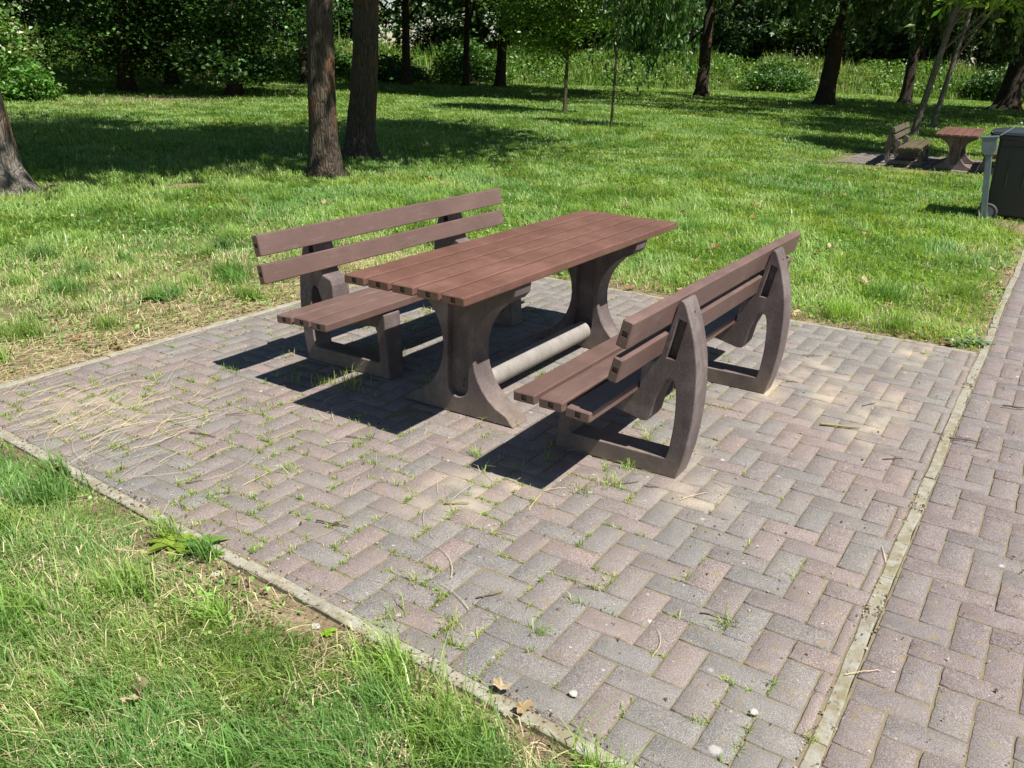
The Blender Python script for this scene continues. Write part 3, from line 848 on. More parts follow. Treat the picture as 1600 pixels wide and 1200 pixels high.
def make_tree(kind, label, x, y, r=.2, lean=(0, 0), htop=7.0, crown=(0, 0, 7, 3.5, 3.5, 3.5), n=6000, size=.14, base=(.05, .11, .02),
              bark='bark', ncl=60, clr=.6, style='ball', alt=None, altp=0, z=None, group=None, seed=0, limbs=8, cat='tree', bend=0.0, flare=1.0, jit=.25, elong=1.5, low=None):
    rg = np.random.default_rng(seed + 100)
    z = float(gz(x, y)) if z is None else z
    root = empty(kind, (x, y, z), 0, label, cat, group)
    cx, cy, cz, rx, ry, rz = crown
    K = 16; t = np.linspace(0, 1, K)
    zz = -.25 + (htop + .25) * t
    hh = np.clip(zz, 0, None)
    ph = rg.uniform(0, 6)
    px = lean[0] * hh + bend * np.sin(hh * 1.1 + ph) * .1 * np.minimum(hh, 1); py = lean[1] * hh + bend * np.cos(hh * .9 + ph) * .1 * np.minimum(hh, 1)
    P = np.stack([px, py, zz], -1)
    rr = r * (1 - .62 * t) * (1 + .55 * flare * np.exp(-np.clip(zz + .05, 0, None) / .22))
    # finer rings low down
    t2 = np.concatenate([np.linspace(0, .25, 14)[:-1], np.linspace(.25, 1, 12)])
    P = np.stack([np.interp(t2, t, P[:, k]) for k in range(3)], -1)
    zz2 = P[:, 2]; rr = r * (1 - .62 * t2) * (1 + .6 * flare * np.exp(-np.clip(zz2 + .03, 0, None) / .2))
    paths = [(P, rr)]
    # clusters
    cl = rg.normal(0, 1, (ncl, 3)); cl /= np.linalg.norm(cl, axis=1)[:, None]
    rad = rg.uniform(.25, 1, ncl) ** .5
    cl = cl * rad[:, None] * np.array([rx, ry, rz])[None] + np.array([cx, cy, cz])[None]
    if low is not None: cl[:, 2] = np.maximum(cl[:, 2], low + rg.uniform(0, .8, ncl))
    tips = cl[rg.choice(ncl, min(ncl, limbs), replace=False)]
    for tp in tips:
        h0 = rg.uniform(.45, .95) * min(htop, max(tp[2], htop * .4)); h0 = min(h0, htop * .97)
        s0 = np.array([np.interp(h0, P[:, 2], P[:, 0]), np.interp(h0, P[:, 2], P[:, 1]), h0])
        m_ = (s0 + tp) / 2 + np.array([0, 0, .12 * np.linalg.norm(tp - s0)]) + rg.normal(0, .08, 3)
        u = np.linspace(0, 1, 7)[:, None]
        Q = (1 - u) ** 2 * s0 + 2 * u * (1 - u) * m_ + u ** 2 * tp
        r0 = r * .42 * (1 - .5 * h0 / htop)
        paths.append((Q, r0 * (1 - .85 * u[:, 0])))
        near = cl[np.argsort(np.linalg.norm(cl - tp, axis=1))[1:4]]
        for nb in near:
            u2 = np.linspace(0, 1, 4)[:, None]; s1 = Q[4]
            paths.append((s1 * (1 - u2) + nb * u2 + np.array([0, 0, .1]) * np.sin(u2 * PI), r0 * .35 * (1 - .8 * u2[:, 0])))
    V, F = tube_mesh(paths, 22 if r > .19 else (12 if r > .15 else 8), .07 if r > .12 else .03, seed, .3 if r > .15 else 0)
    tm = np_mesh('trunk', V, F.ravel(), np.full(len(F), 4), None, True)
    new_obj('trunk', tm, M[bark], root)
    # leaves
    if style == 'weep':
        ns = ncl * 7
        st = cl[rg.integers(0, ncl, ns)] + rg.normal(0, clr * .7, (ns, 3))
        ln = rg.uniform(.7, 2.6, ns)
        per = max(4, n // ns)
        tt = rg.random((ns, per))
        sw = rg.normal(0, .12, (ns, 2))
        L = np.stack([st[:, None, 0] + sw[:, 0:1] * tt * ln[:, None], st[:, None, 1] + sw[:, 1:2] * tt * ln[:, None], st[:, None, 2] - tt * ln[:, None]], -1).reshape(-1, 3)
        L += rg.normal(0, .05, L.shape)
        L = L[L[:, 2] > .35]
        cols = leaf_cols(rg, len(L), base, jit, alt, altp)
        me = leaves_mesh('crown', L, size, cols, rg, .2, elong, True)
    else:
        idx = rg.integers(0, ncl, n)
        sc3 = clr * np.exp(rg.normal(0, .35, ncl))
        off = rg.normal(0, 1, (n, 3)) * sc3[idx][:, None] * np.array([1, 1, .38 if style == 'tier' else .6])[None]
        if style == 'tier': off[:, 2] -= .25 * (np.hypot(off[:, 0], off[:, 1])) ** 1.3
        L = cl[idx] + off
        L = L[L[:, 2] > .15]
        cfac = np.exp(rg.normal(0, .12, ncl))
        cols = leaf_cols(rg, len(L), base, jit, alt, altp) * cfac[idx[:len(L)]][:, None]
        me = leaves_mesh('crown', L, size, cols, rg, .75 if style == 'tier' else .4, elong)
    new_obj('crown', me, M['leaf'], root)
    return root

DK = (.034, .082, .018); MD = (.055, .125, .022); LT = (.105, .20, .03); SB = (.12, .19, .12); BG = (.05, .12, .04)
# the three big trees whose trunks stand near: crowns are above the picture and shade the lawn
make_tree('big_tree', 'thick brown trunk left of the twin trunks, with a reddish scar on its bark', 5.38, 6.62, .205, (.01, .012), 9.5, (.3, -.6, 8.2, 4.6, 3.6, 2.6), 15000, .17, MD, 'bark', 90, .62, z=None, seed=1, limbs=14, bend=.25, low=5.0)
make_tree('big_tree', 'thick curved brown trunk behind and right of its twin on the lawn', 7.5, 7.85, .235, (.035, -.05), 9.5, (1.8, -1.9, 8.2, 4.4, 3.7, 2.6), 14000, .17, MD, 'bark', 84, .62, seed=2, limbs=14, bend=.6, low=5.0)
make_tree('big_tree', 'pale grey tree trunk with flared foot cut by the left edge of the picture', 1.50, 8.12, .32, (-.045, .045), 9, (2.6, 3.0, 8.0, 5.2, 5.4, 2.6), 19000, .17, MD, 'bark_pale', 84, .62, seed=3, limbs=12, bend=.3, flare=1.5, low=5.0)
# dark maples at the left
make_tree('maple_tree', 'dark low branched maple at the far left, behind the lawn shade', 16.6, 26.4, .28, (0, 0), 9, (0, 0, 5.0, 4.3, 4.0, 4.9), 36000, .125, DK, 'bark_dark', 210, .42, 'tier', seed=4, limbs=16, jit=.45, alt=(.075, .16, .035), altp=.3, elong=1.15, low=.8)
make_tree('maple_tree', 'dark maple with hanging leaf tiers just left of the thick trunks', 18.6, 23.2, .26, (0, 0), 9, (0, 0, 4.7, 4.2, 4.2, 4.8), 40000, .125, DK, 'bark_dark', 220, .42, 'tier', seed=5, limbs=16, jit=.45, alt=(.075, .16, .05), altp=.3, elong=1.15, low=.55)
make_tree('maple_tree', 'dark maple filling the gap between the two low maples', 21.0, 29.6, .25, (0, 0), 9, (0, 0, 5.0, 4.8, 4.8, 4.8), 20000, .17, DK, 'bark_dark', 130, .6, 'tier', seed=6, limbs=12, elong=1.2, low=.9)
make_tree('maple_tree', 'dark maple behind the white flowering bush at the left edge', 11.5, 31.0, .25, (0, 0), 9, (0, 0, 5.4, 5, 5, 4.8), 22000, .16, DK, 'bark_dark', 130, .6, 'tier', seed=7, limbs=12, elong=1.2, low=.9)
make_tree('maple_tree', 'dark maple seen through the gap right of the thick trunks', 28.2, 29.3, .2, (0, 0), 9, (0, 0, 6.6, 3.4, 3.4, 3.6), 9000, .2, (.05, .1, .035), 'bark_dark', 60, .6, 'tier', seed=8, limbs=10, elong=1.2, low=3.0)
# middle distance; alder, birch, ash and oak crowns pushed off-trunk to shade the lawn
make_tree('poplar_tree', 'slim dark trunk with silvery green leaves, right of the thick trunks', 31.0, 25.4, .21, (.0, .0), 9, (-.4, -1.2, 6.6, 3.2, 3.2, 3.2), 10000, .14, SB, 'bark_dark', 46, .42, seed=9, alt=(.2, .27, .2), altp=.3, low=2.5)
make_tree('alder_tree', 'narrow dark trunk left of the pair in the middle background', 34.2, 24.2, .17, (.01, -.01), 9.5, (-4.0, -4.5, 7.4, 6.2, 5.6, 4.0), 26000, .18, DK, 'bark_dark', 70, .6, seed=10, low=1.9)
make_tree('alder_tree', 'thicker dark trunk right of the narrow one in the middle background', 34.4, 22.3, .26, (.02, -.03), 9.5, (-4.0, -5.5, 7.4, 6.2, 5.6, 4.0), 26000, .18, (.042, .1, .024), 'bark_dark', 70, .55, seed=11, alt=(.1, .17, .04), altp=.2, low=1.8)
make_tree('young_tree', 'young lime green tree with a slim trunk in the middle of the lawn', 20.3, 10.95, .062, (.0, .0), 5.2, (-.1, .3, 3.6, 1.75, 1.9, 2.3), 17000, .088, LT, 'bark_young', 170, .27, seed=12, alt=(.17, .26, .04), altp=.3, limbs=20, flare=.5, jit=.3, low=1.1)
make_tree('young_tree', 'thin straight pale sapling trunk with drooping green sprays at its right', 16.5, 7.55, .037, (.004, -.006), 5.2, (.5, -.6, 3.9, 1.0, 1.0, 1.3), 5200, .07, MD, 'bark_young', 36, .2, 'weep', seed=13, limbs=8, flare=.3, low=2.6, elong=2.4)
make_tree('weeping_birch', 'weeping birch with bare dark trunk, left one of the two big weeping trees', 37.6, 13.2, .30, (.01, .0), 10, (-5.5, -5.2, 7.6, 7.6, 7.2, 3.2), 38000, .125, (.06, .115, .035), 'bark_dark', 130, .6, 'weep', seed=14, alt=(.12, .19, .06), altp=.3, elong=1.7)
make_tree('weeping_birch', 'leaning weeping birch with hanging curtains reaching the bank grass', 36.5, 7.3, .38, (.05, -.07), 10, (-6.0, -4.8, 7.6, 7.8, 7.2, 3.2), 40000, .125, (.055, .105, .03), 'bark_dark', 130, .6, 'weep', seed=15, alt=(.11, .18, .06), altp=.3, elong=1.7, bend=.4)
make_tree('ash_tree', 'dark trunk with low leafy skirt beneath, behind the far bench', 43.5, 5.2, .26, (.0, -.01), 9, (-5.0, -3.5, 7.2, 5.8, 5.6, 3.4), 20000, .17, (.05, .11, .026), 'bark_dark', 70, .55, 'weep', seed=16, elong=1.6)
make_tree('robinia_tree', 'leaning grey trunk directly behind the far bench', 21.9, 1.42, .09, (.05, -.145), 8.5, (.9, -2.1, 5.6, 2.4, 2.2, 1.9), 9500, .10, (.085, .18, .028), 'bark_pale', 90, .36, seed=17, alt=(.16, .27, .04), altp=.3, limbs=16, elong=2.2, low=3.1, flare=.7)
make_tree('robinia_tree', 'leaning pale trunk just right of the other leaning trunk behind the far bench', 26.1, 1.55, .082, (.04, -.13), 8, (.5, -1.6, 5.8, 2.0, 2.0, 1.8), 7000, .10, (.085, .18, .028), 'bark_pale', 70, .36, seed=18, alt=(.16, .27, .04), altp=.25, limbs=12, elong=2.2, low=3.2, flare=.6)
make_tree('oak_tree', 'broad dark leaning trunk in deep shade at the right edge', 43.5, .9, .5, (.03, -.09), 9, (-6.5, -3.0, 7.2, 7.0, 6.5, 3.8), 30000, .19, DK, 'bark_dark', 90, .65, seed=19, low=2.6)
make_tree('robinia_tree', 'bright leafy tree whose branch hangs in at the upper right corner', 17.7, -2.9, .12, (.0, .02), 6.0, (-.1, 2.5, 4.0, 1.7, 1.9, 1.2), 9000, .085, (.12, .235, .028), 'bark_pale', 70, .27, seed=20, alt=(.21, .33, .04), altp=.4, limbs=16, elong=2.8, low=2.55)
# understory
def bush(kind, label, x, y, rx, ry, rz, n, size, base, seed, z=None, flowers=0, cat='bush', group=None, jit=.3):
    rg = np.random.default_rng(seed); z = float(gz(x, y)) if z is None else z
    root = empty(kind, (x, y, z), 0, label, cat, group)
    ncl = 46
    cl = rg.normal(0, 1, (ncl, 3)); cl /= np.linalg.norm(cl, axis=1)[:, None]; cl[:, 2] = np.abs(cl[:, 2])
    cl *= (rg.uniform(.4, 1, ncl) ** .5)[:, None] * np.array([rx, ry, rz])
    idx = rg.integers(0, ncl, n)
    L = cl[idx] + rg.normal(0, 1, (n, 3)) * np.array([rx, ry, rz]) * .16
    L = L[L[:, 2] > .02]
    new_obj('foliage', leaves_mesh('foliage', L, size, leaf_cols(rg, len(L), base, jit), rg, .6, 1.4), M['leaf'], root)
    st = [(np.array([[0, 0, -.1], c * .5 + np.array([0, 0, .1]), c]), np.array([.025, .016, .006])) for c in cl[:16]]
    V, F = tube_mesh(st, 5, 0, seed); new_obj('stem', np_mesh('stem', V, F.ravel(), np.full(len(F), 4), None, True), M['bark_dark'], root)
    if flowers:
        k = rg.integers(0, len(L), flowers); Pf = L[k] * 1.06 + np.array([0, 0, .05])
        new_obj('flowers', leaves_mesh('flowers', Pf, size * 1.1, leaf_cols(rg, flowers, (.62, .62, .52), .12), rg, .8, 1.0), M['leaf'], root)
    return root
bush('flowering_bush', 'bright bush covered in creamy white flowers at the left edge', 10.9, 25.4, 1.35, 1.35, 3.1, 7500, .12, (.11, .22, .04), 50, flowers=900)
bush('nettle_clump', 'bright green leafy mound below the white flowering bush', 11.35, 24.0, 1.0, 1.0, 1.0, 4200, .1, (.10, .22, .04), 51, cat='shrub')
for k, (x, y, rx, ry, rz, b) in enumerate([(36.6, 25.6, 2.2, 2.0, 2.3, (.08, .17, .03)), (40.8, 20.6, 1.8, 1.8, 1.6, (.10, .2, .03)), (47.5, 12.6, 2, 2, 1.8, (.07, .15, .03)), (52.6, 5.6, 2.2, 2.4, 1.6, (.09, .19, .03)),
                                        (31.5, 31.2, 2, 2, 1.5, (.09, .19, .03)), (55.0, 1.6, 2.2, 2.4, 1.8, (.045, .1, .02)), (44.8, 16.9, 1.6, 1.6, 1.7, (.12, .23, .04)), (50, 9.0, 1.6, 1.6, 1.4, (.11, .2, .03)), (33.5, 28.2, 1.7, 1.7, 1.3, (.05, .12, .025))]):
    lab = ['dense green shrub on the bank behind the pair of dark trunks', 'rounded light green shrub on the bank right of the young lime green tree', 'mid green shrub on the bank behind the leaning weeping birch', 'leafy shrub on the bank behind the far bench',
           'light green shrub on the bank in the gap right of the thick trunks', 'dark shrub in the shade behind the broad trunk at the right edge', 'bright yellow green shrub on the bank left of the bare birch trunk', 'bright shrub on the bank between the weeping birch and the dark trunk', 'dark green shrub on the bank beside the slim silvery tree'][k]
    if k in (1, 3, 6, 7): continue
    bush('shrub', lab, x, y, rx, ry, rz * .75, 3600, .15, b, 60 + k, z=.2, group='shrubs on the bank')
# scrub along the top of the bank
rgs = np.random.default_rng(404); Pb, Nb = foot_frames(200); sproto = None
for k in range(44):
    q = 62 + k * 2 + int(rgs.integers(0, 2)); o_ = rgs.uniform(9.5, 14)
    x, y = Pb[q] + Nb[q] * o_
    if k < 3:
        rt = bush('woodland_scrub', 'green scrub filling the foot of the wood on top of the bank', float(x), float(y), 2.2, 2.2, 2.6, 4200, .19, [(.05, .11, .03), (.075, .14, .035), (.04, .09, .03)][k], 90 + k, z=1.1, group='scrub along the top of the bank')
        sproto = (sproto or []) + [rt]
    else:
        s = sproto[k % 3]; o = s.copy(); COL.objects.link(o); o.location = (float(x), float(y), 1.1); o.rotation_euler = (0, 0, k * 2.1); f_ = rgs.uniform(.7, 1.15); o.scale = (f_, f_, f_ * rgs.uniform(.7, 1.05))
        for ch in s.children: c = ch.copy(); COL.objects.link(c); c.parent = o
# woodland beyond the bank
wood = [(40.5, 33.5, 0), (47, 27.5, 1), (52, 22.5, 2), (56, 16.5, 0), (60, 10.5, 1), (63, 4.0, 2), (65, -4.0, 0), (36, 40, 1), (29, 43, 2), (22, 45, 0), (50, 38, 1), (60, 27, 2), (66, 17, 0), (71, 8, 1), (75, -2, 2), (15, 47, 1), (70, -12, 1), (44, 30, 2), (49.5, 25, 0), (54.5, 19.5, 1), (58.5, 13.3, 2), (61.5, 7.5, 0), (64, 0, 1), (38, 36.8, 2), (33, 42, 0), (25.5, 44, 1), (57, 32, 0), (63, 22, 1), (68, 12, 2), (73, 3, 0), (45, 42, 2), (70, 26, 0), (76, 16, 1), (80, 6, 2), (18.5, 46, 0), (67, -8, 2), (82, 22, 0), (62, 38, 1)]
protos = []
for k, (x, y, q) in enumerate(wood):
    azd = math.degrees(math.atan2(y + 2.4, x + 4.2))
    if k >= 3 and (abs(azd - 22.7) < 2.4 or abs(azd - 38) < 1.8): continue
    if k < 3:
        root = make_tree('woodland_tree', 'tall green tree in the wood beyond the bank', x, y, .16 + .04 * q, (0, 0), 11, (0, 0, 5.6, 3.7, 3.7, 5.4), 9500, .22, [(.06, .12, .04), (.085, .15, .06), (.075, .14, .045)][q], 'bark_dark', 60, .62, seed=80 + k, z=1.2, group='trees of the wood beyond the bank', limbs=12, alt=(.14, .2, .1), altp=.25, jit=.3, low=[.1, 1.2, .5][q])
        protos.append(root)
    else:
        s = protos[q]; o = s.copy(); COL.objects.link(o); o.location = (x, y, 1.2); o.rotation_euler = (0, 0, k * 1.7)
        sc_ = .88 + .3 * ((k * 37) % 10) / 10; o.scale = (sc_, sc_, sc_)
        for ch in s.children:
            c = ch.copy(); COL.objects.link(c); c.parent = o

# ------------------------------------------------------------------ grass
def blades_mesh(name, X, Y, Z, H, Wd, AZ, LE, cols, mat, kind='stuff', curl=.35):
    n = len(X)
    a = np.stack([np.cos(AZ), np.sin(AZ), np.zeros(n)], -1)
    tw = AZ + PI / 2 + RNG.normal(0, .5, n)
    s = np.stack([np.cos(tw), np.sin(tw), np.zeros(n)], -1)
    P = np.stack([X, Y, Z], -1); w2 = (Wd / 2)[:, None]; H_ = H[:, None]; LE_ = LE[:, None]
    mid = P + a * LE_ * H_ * .28 + np.array([0, 0, 1.0]) * H_ * .55
    tip = P + a * LE_ * H_ * 1.0 + np.array([0, 0, 1.0]) * H_ * np.clip(1 - curl * LE_ ** 1.5, .15, 1)
    V = np.stack([P - s * w2, P + s * w2, mid + s * w2 * .85, mid - s * w2 * .85, tip], 1).reshape(-1, 3)
    b = (np.arange(n) * 5)[:, None]
    F = np.concatenate([b + np.array([0, 1, 2, 3])[None], b + np.array([3, 2, 4])[None]], 1)
    T = np.tile(np.array([4, 3]), n)
    cc = np.repeat(cols, 5, axis=0).reshape(n, 5, 3)
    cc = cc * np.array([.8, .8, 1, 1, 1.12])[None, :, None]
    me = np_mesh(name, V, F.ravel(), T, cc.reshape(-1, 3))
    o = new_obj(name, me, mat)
    return o

G1 = np.array([.285, .42, .10]); G2 = np.array([.17, .315, .08]); G3 = np.array([.38, .45, .12]); ST = np.array([.56, .48, .29])
def grass_cols(x, y, n, rg, straw):
    m1 = fnoise(x, y, 1.3, 41)[:, None]; m2 = fnoise(x, y, .35, 43)[:, None]
    c = G2 + (G1 - G2) * np.clip((m1 - .3) * 2.6, 0, 1); c = c + (G3 - c) * np.clip((m2 - .5) * 2.2, 0, .8)
    c = c * np.exp(rg.normal(0, .22, n))[:, None]
    st = rg.random(n) < straw
    c[st] = ST * np.exp(rg.normal(0, .25, st.sum()))[:, None]
    return np.clip(c, .01, .8)

def lawn_blades():
    rg = np.random.default_rng(5)
    cxy = np.array([-4.184, -2.41])
    rmin, rmax, p_ = .9, 56.0, 1.55
    N_ = 1150000
    # radius pdf ~ r^(1-p)
    u = rg.random(N_); e = 2 - p_
    r = (rmin ** e + u * (rmax ** e - rmin ** e)) ** (1 / e)
    th = math.radians(31.3) + rg.uniform(-1, 1, N_) * math.radians(37)
    x = cxy[0] + r * np.cos(th); y = cxy[1] + r * np.sin(th)
    d = paving_dist(x, y)
    farp = (x > 13.8) & (x < 16.95) & (y > -1.95) & (y < 1.7)
    inbank = np.zeros(len(x), bool)
    for k in range(len(FP) - 1):
        pass
    dens = np.ones(len(x))
    north = (y > 2.1) & (x < 2.6) & (y < 6)
    nz = fnoise(x, y, .55, 21)
    clump = fnoise(x, y, .16, 22)
    patch = sstep(.30, .62, nz + (d - 1.4) * .14 + .02)
    dens = np.where(north, .22 + .78 * patch * sstep(.0, .5, d + (nz - .5) * .5), dens)
    near = (x < -2.2) & (y < 2.1)
    edge = sstep(-.03, .12, d + (nz - .5) * .3)
    dens = np.where(near, edge * (.5 + .5 * sstep(.28, .5, nz)), dens)
    east = (x > 2.1) & ~north
    dens = np.where(east, sstep(-.02, .16, d + (nz - .5) * .25), dens)
    dens *= .45 + .75 * sstep(.3, .6, clump)
    # worn dirt patches
    for (bx, by, ax, ay) in ((3.2, 6.97, .6, .3), (1.5, 8.0, .7, .5), (15.2, .4, 2.2, 1.4), (15, 22.8, 4.2, 2.2), (7.6, -1.9, .4, .25), (5.38, 6.62, .36, .36), (7.5, 7.85, .4, .4), (-2.46, -.62, .10, .28), (-2.38, -.1, .05, .16)):
        dens *= 1 - .93 * np.exp(-(((x - bx) / ax) ** 2 + ((y - by) / ay) ** 2) ** 1.5)
    keep = (rg.random(len(x)) < dens) & (d > .012) & ~farp
    x, y, r, d, nz, clump, north = x[keep], y[keep], r[keep], d[keep], nz[keep], clump[keep], north[keep]
    n = len(x)
    z = gz(x, y) - .004
    lush = fnoise(x, y, .8, 61)
    H = (.032 + .048 * sstep(.3, .7, lush) + .022 * clump) * np.exp(rg.normal(0, .28, n))
    H *= np.where(north, .75, 1); H *= np.where((x < -2.2) & (y < 2.1), .86, 1)
    H *= .45 + .55 * sstep(0, .3, d)
    wd = .0030 * np.maximum(1, r / 2.8) ** .80 * rg.uniform(.7, 1.35, n)
    broad = rg.random(n) < .03; wd[broad] *= 2.0
    H = H * np.maximum(1, r / 30) ** .3
    az = 2.4 + (fnoise(x, y, .5, 71) - .5) * 9 + rg.normal(0, .9, n)
    le = np.abs(rg.normal(.75, .42, n))
    straw = np.where(north, .42 - .3 * sstep(1.2, 4, d), .08 + .12 * (nz < .4)) * np.where(r > 8, .35, 1)
    cols = grass_cols(x, y, n, rg, straw)
    st_far = sstep(6, 20, r)[:, None]
    cols = cols * (1 - .12 * st_far)
    parts = [('grass_near_the_patio', r < 7), ('lawn_grass', r >= 7)]
    for nm, m_ in parts:
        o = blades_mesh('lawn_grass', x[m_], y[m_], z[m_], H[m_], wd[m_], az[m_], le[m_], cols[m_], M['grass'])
        tag(o, ('bright green lawn grass with dry blades close around the patio' if nm[0] == 'g' else 'sunlit and shaded lawn grass stretching away to the bank'), 'grass', kind='stuff')
lawn_blades()

def lawn_herbs():
    rg = np.random.default_rng(55)
    n = 60000
    r = rg.uniform(1.0, 11, n); th = math.radians(31.3) + rg.uniform(-1, 1, n) * math.radians(37)
    x = -4.184 + r * np.cos(th); y = -2.41 + r * np.sin(th); d = paving_dist(x, y)
    g = fnoise(x, y, .42, 121); keep = (d > .02) & (g > .50) & (rg.random(n) < np.clip(3.5 / r, .1, 1)); x, y, r = x[keep], y[keep], r[keep]
    L = np.stack([x, y, gz(x, y) + rg.uniform(.008, .05, len(x))], -1)
    c = leaf_cols(rg, len(L), (.21, .36, .075), .25, (.34, .44, .16), .25)
    tag(new_obj('clover', leaves_mesh('clover', L, .017 * np.maximum(1, r / 3.5) ** .7, c, rg, .5, 1.2), M['grass']), 'small round clover leaves growing low among the lawn grass', 'clover', kind='stuff')
    # flat dead thatch showing between the green blades
    n = 26000; r = rg.uniform(1.0, 9, n); th = math.radians(31.3) + rg.uniform(-1, 1, n) * math.radians(37)
    x = -4.184 + r * np.cos(th); y = -2.41 + r * np.sin(th); d = paving_dist(x, y)
    g = fnoise(x, y, .3, 131); keep = (d > .01) & ((g > .47) | ((y > 2.1) & (x < 2.3) & (rg.random(n) < .7))) & (rg.random(n) < np.clip(3 / r, .1, 1)); x, y, r = x[keep], y[keep], r[keep]; n = len(x)
    o = blades_mesh('thatch', x, y, gz(x, y) + rg.uniform(0, .025, n), rg.uniform(.03, .09, n), rg.uniform(.002, .0042, n) * np.maximum(1, r / 4), rg.uniform(0, 6.28, n), rg.uniform(1.0, 1.5, n), np.clip(np.array([.55, .46, .28]) * np.exp(rg.normal(0, .25, n))[:, None], .05, .8), M['straw'], curl=.62)
    tag(o, 'dead pale thatch lying flat between the green grass blades', 'thatch', kind='stuff')
lawn_herbs()

def bank_grass():
    rg = np.random.default_rng(15)
    P, Nn = foot_frames(600)
    n = 120000
    k = rg.integers(60, 540, n); o = rg.uniform(-.5, 9, n) ** 1.0
    x = P[k, 0] + Nn[k, 0] * o + rg.normal(0, .25, n); y = P[k, 1] + Nn[k, 1] * o + rg.normal(0, .25, n)
    z = bank_h(o) + (vnoise(x, y, 2.3, 2) - .4) * .35 * np.clip(o / 3, 0, 1) - .03
    cl = fnoise(x, y, 1.6, 81)
    H = (.30 + .5 * sstep(.35, .7, cl)) * np.exp(rg.normal(0, .25, n)) * (.5 + .5 * sstep(-.5, 1.5, o))
    wd = rg.uniform(.028, .06, n)
    base = np.array([.16, .28, .045])[None] + (np.array([.34, .40, .13]) - np.array([.16, .28, .045]))[None] * np.clip((fnoise(x, y, 3, 91)[:, None] - .38) * 3, 0, 1)
    cols = base * np.exp(rg.normal(0, .25, n))[:, None]
    s = rg.random(n) < .10; cols[s] = np.array([.36, .32, .17])
    o_ = blades_mesh('bank_grass', x, y, z, H, wd, rg.uniform(0, 6.28, n), np.abs(rg.normal(.25, .2, n)), np.clip(cols, .01, .8), M['grass'])
    tag(o_, 'tall rough meadow grass growing on the bank behind the lawn', 'grass', kind='stuff')
    # broad-leaved weeds on the slope
    n = 60000; k = rg.integers(60, 540, n); o = rg.uniform(-.3, 6, n)
    x = P[k, 0] + Nn[k, 0] * o; y = P[k, 1] + Nn[k, 1] * o
    g = fnoise(x, y, 2.2, 95); kp = g > .44; x, y, o = x[kp], y[kp], o[kp]
    L = np.stack([x, y, bank_h(o) + rg.uniform(.05, .75, len(x)) * (.5 + g[kp])], -1)
    tag(new_obj('bank_weeds', leaves_mesh('bank_weeds', L, .15, leaf_cols(rg, len(L), (.085, .18, .03), .35, (.19, .28, .06), .25), rg, .5, 1.5), M['leaf']), 'leafy weeds growing among the tall grass of the bank', 'weeds', kind='stuff')
bank_grass()

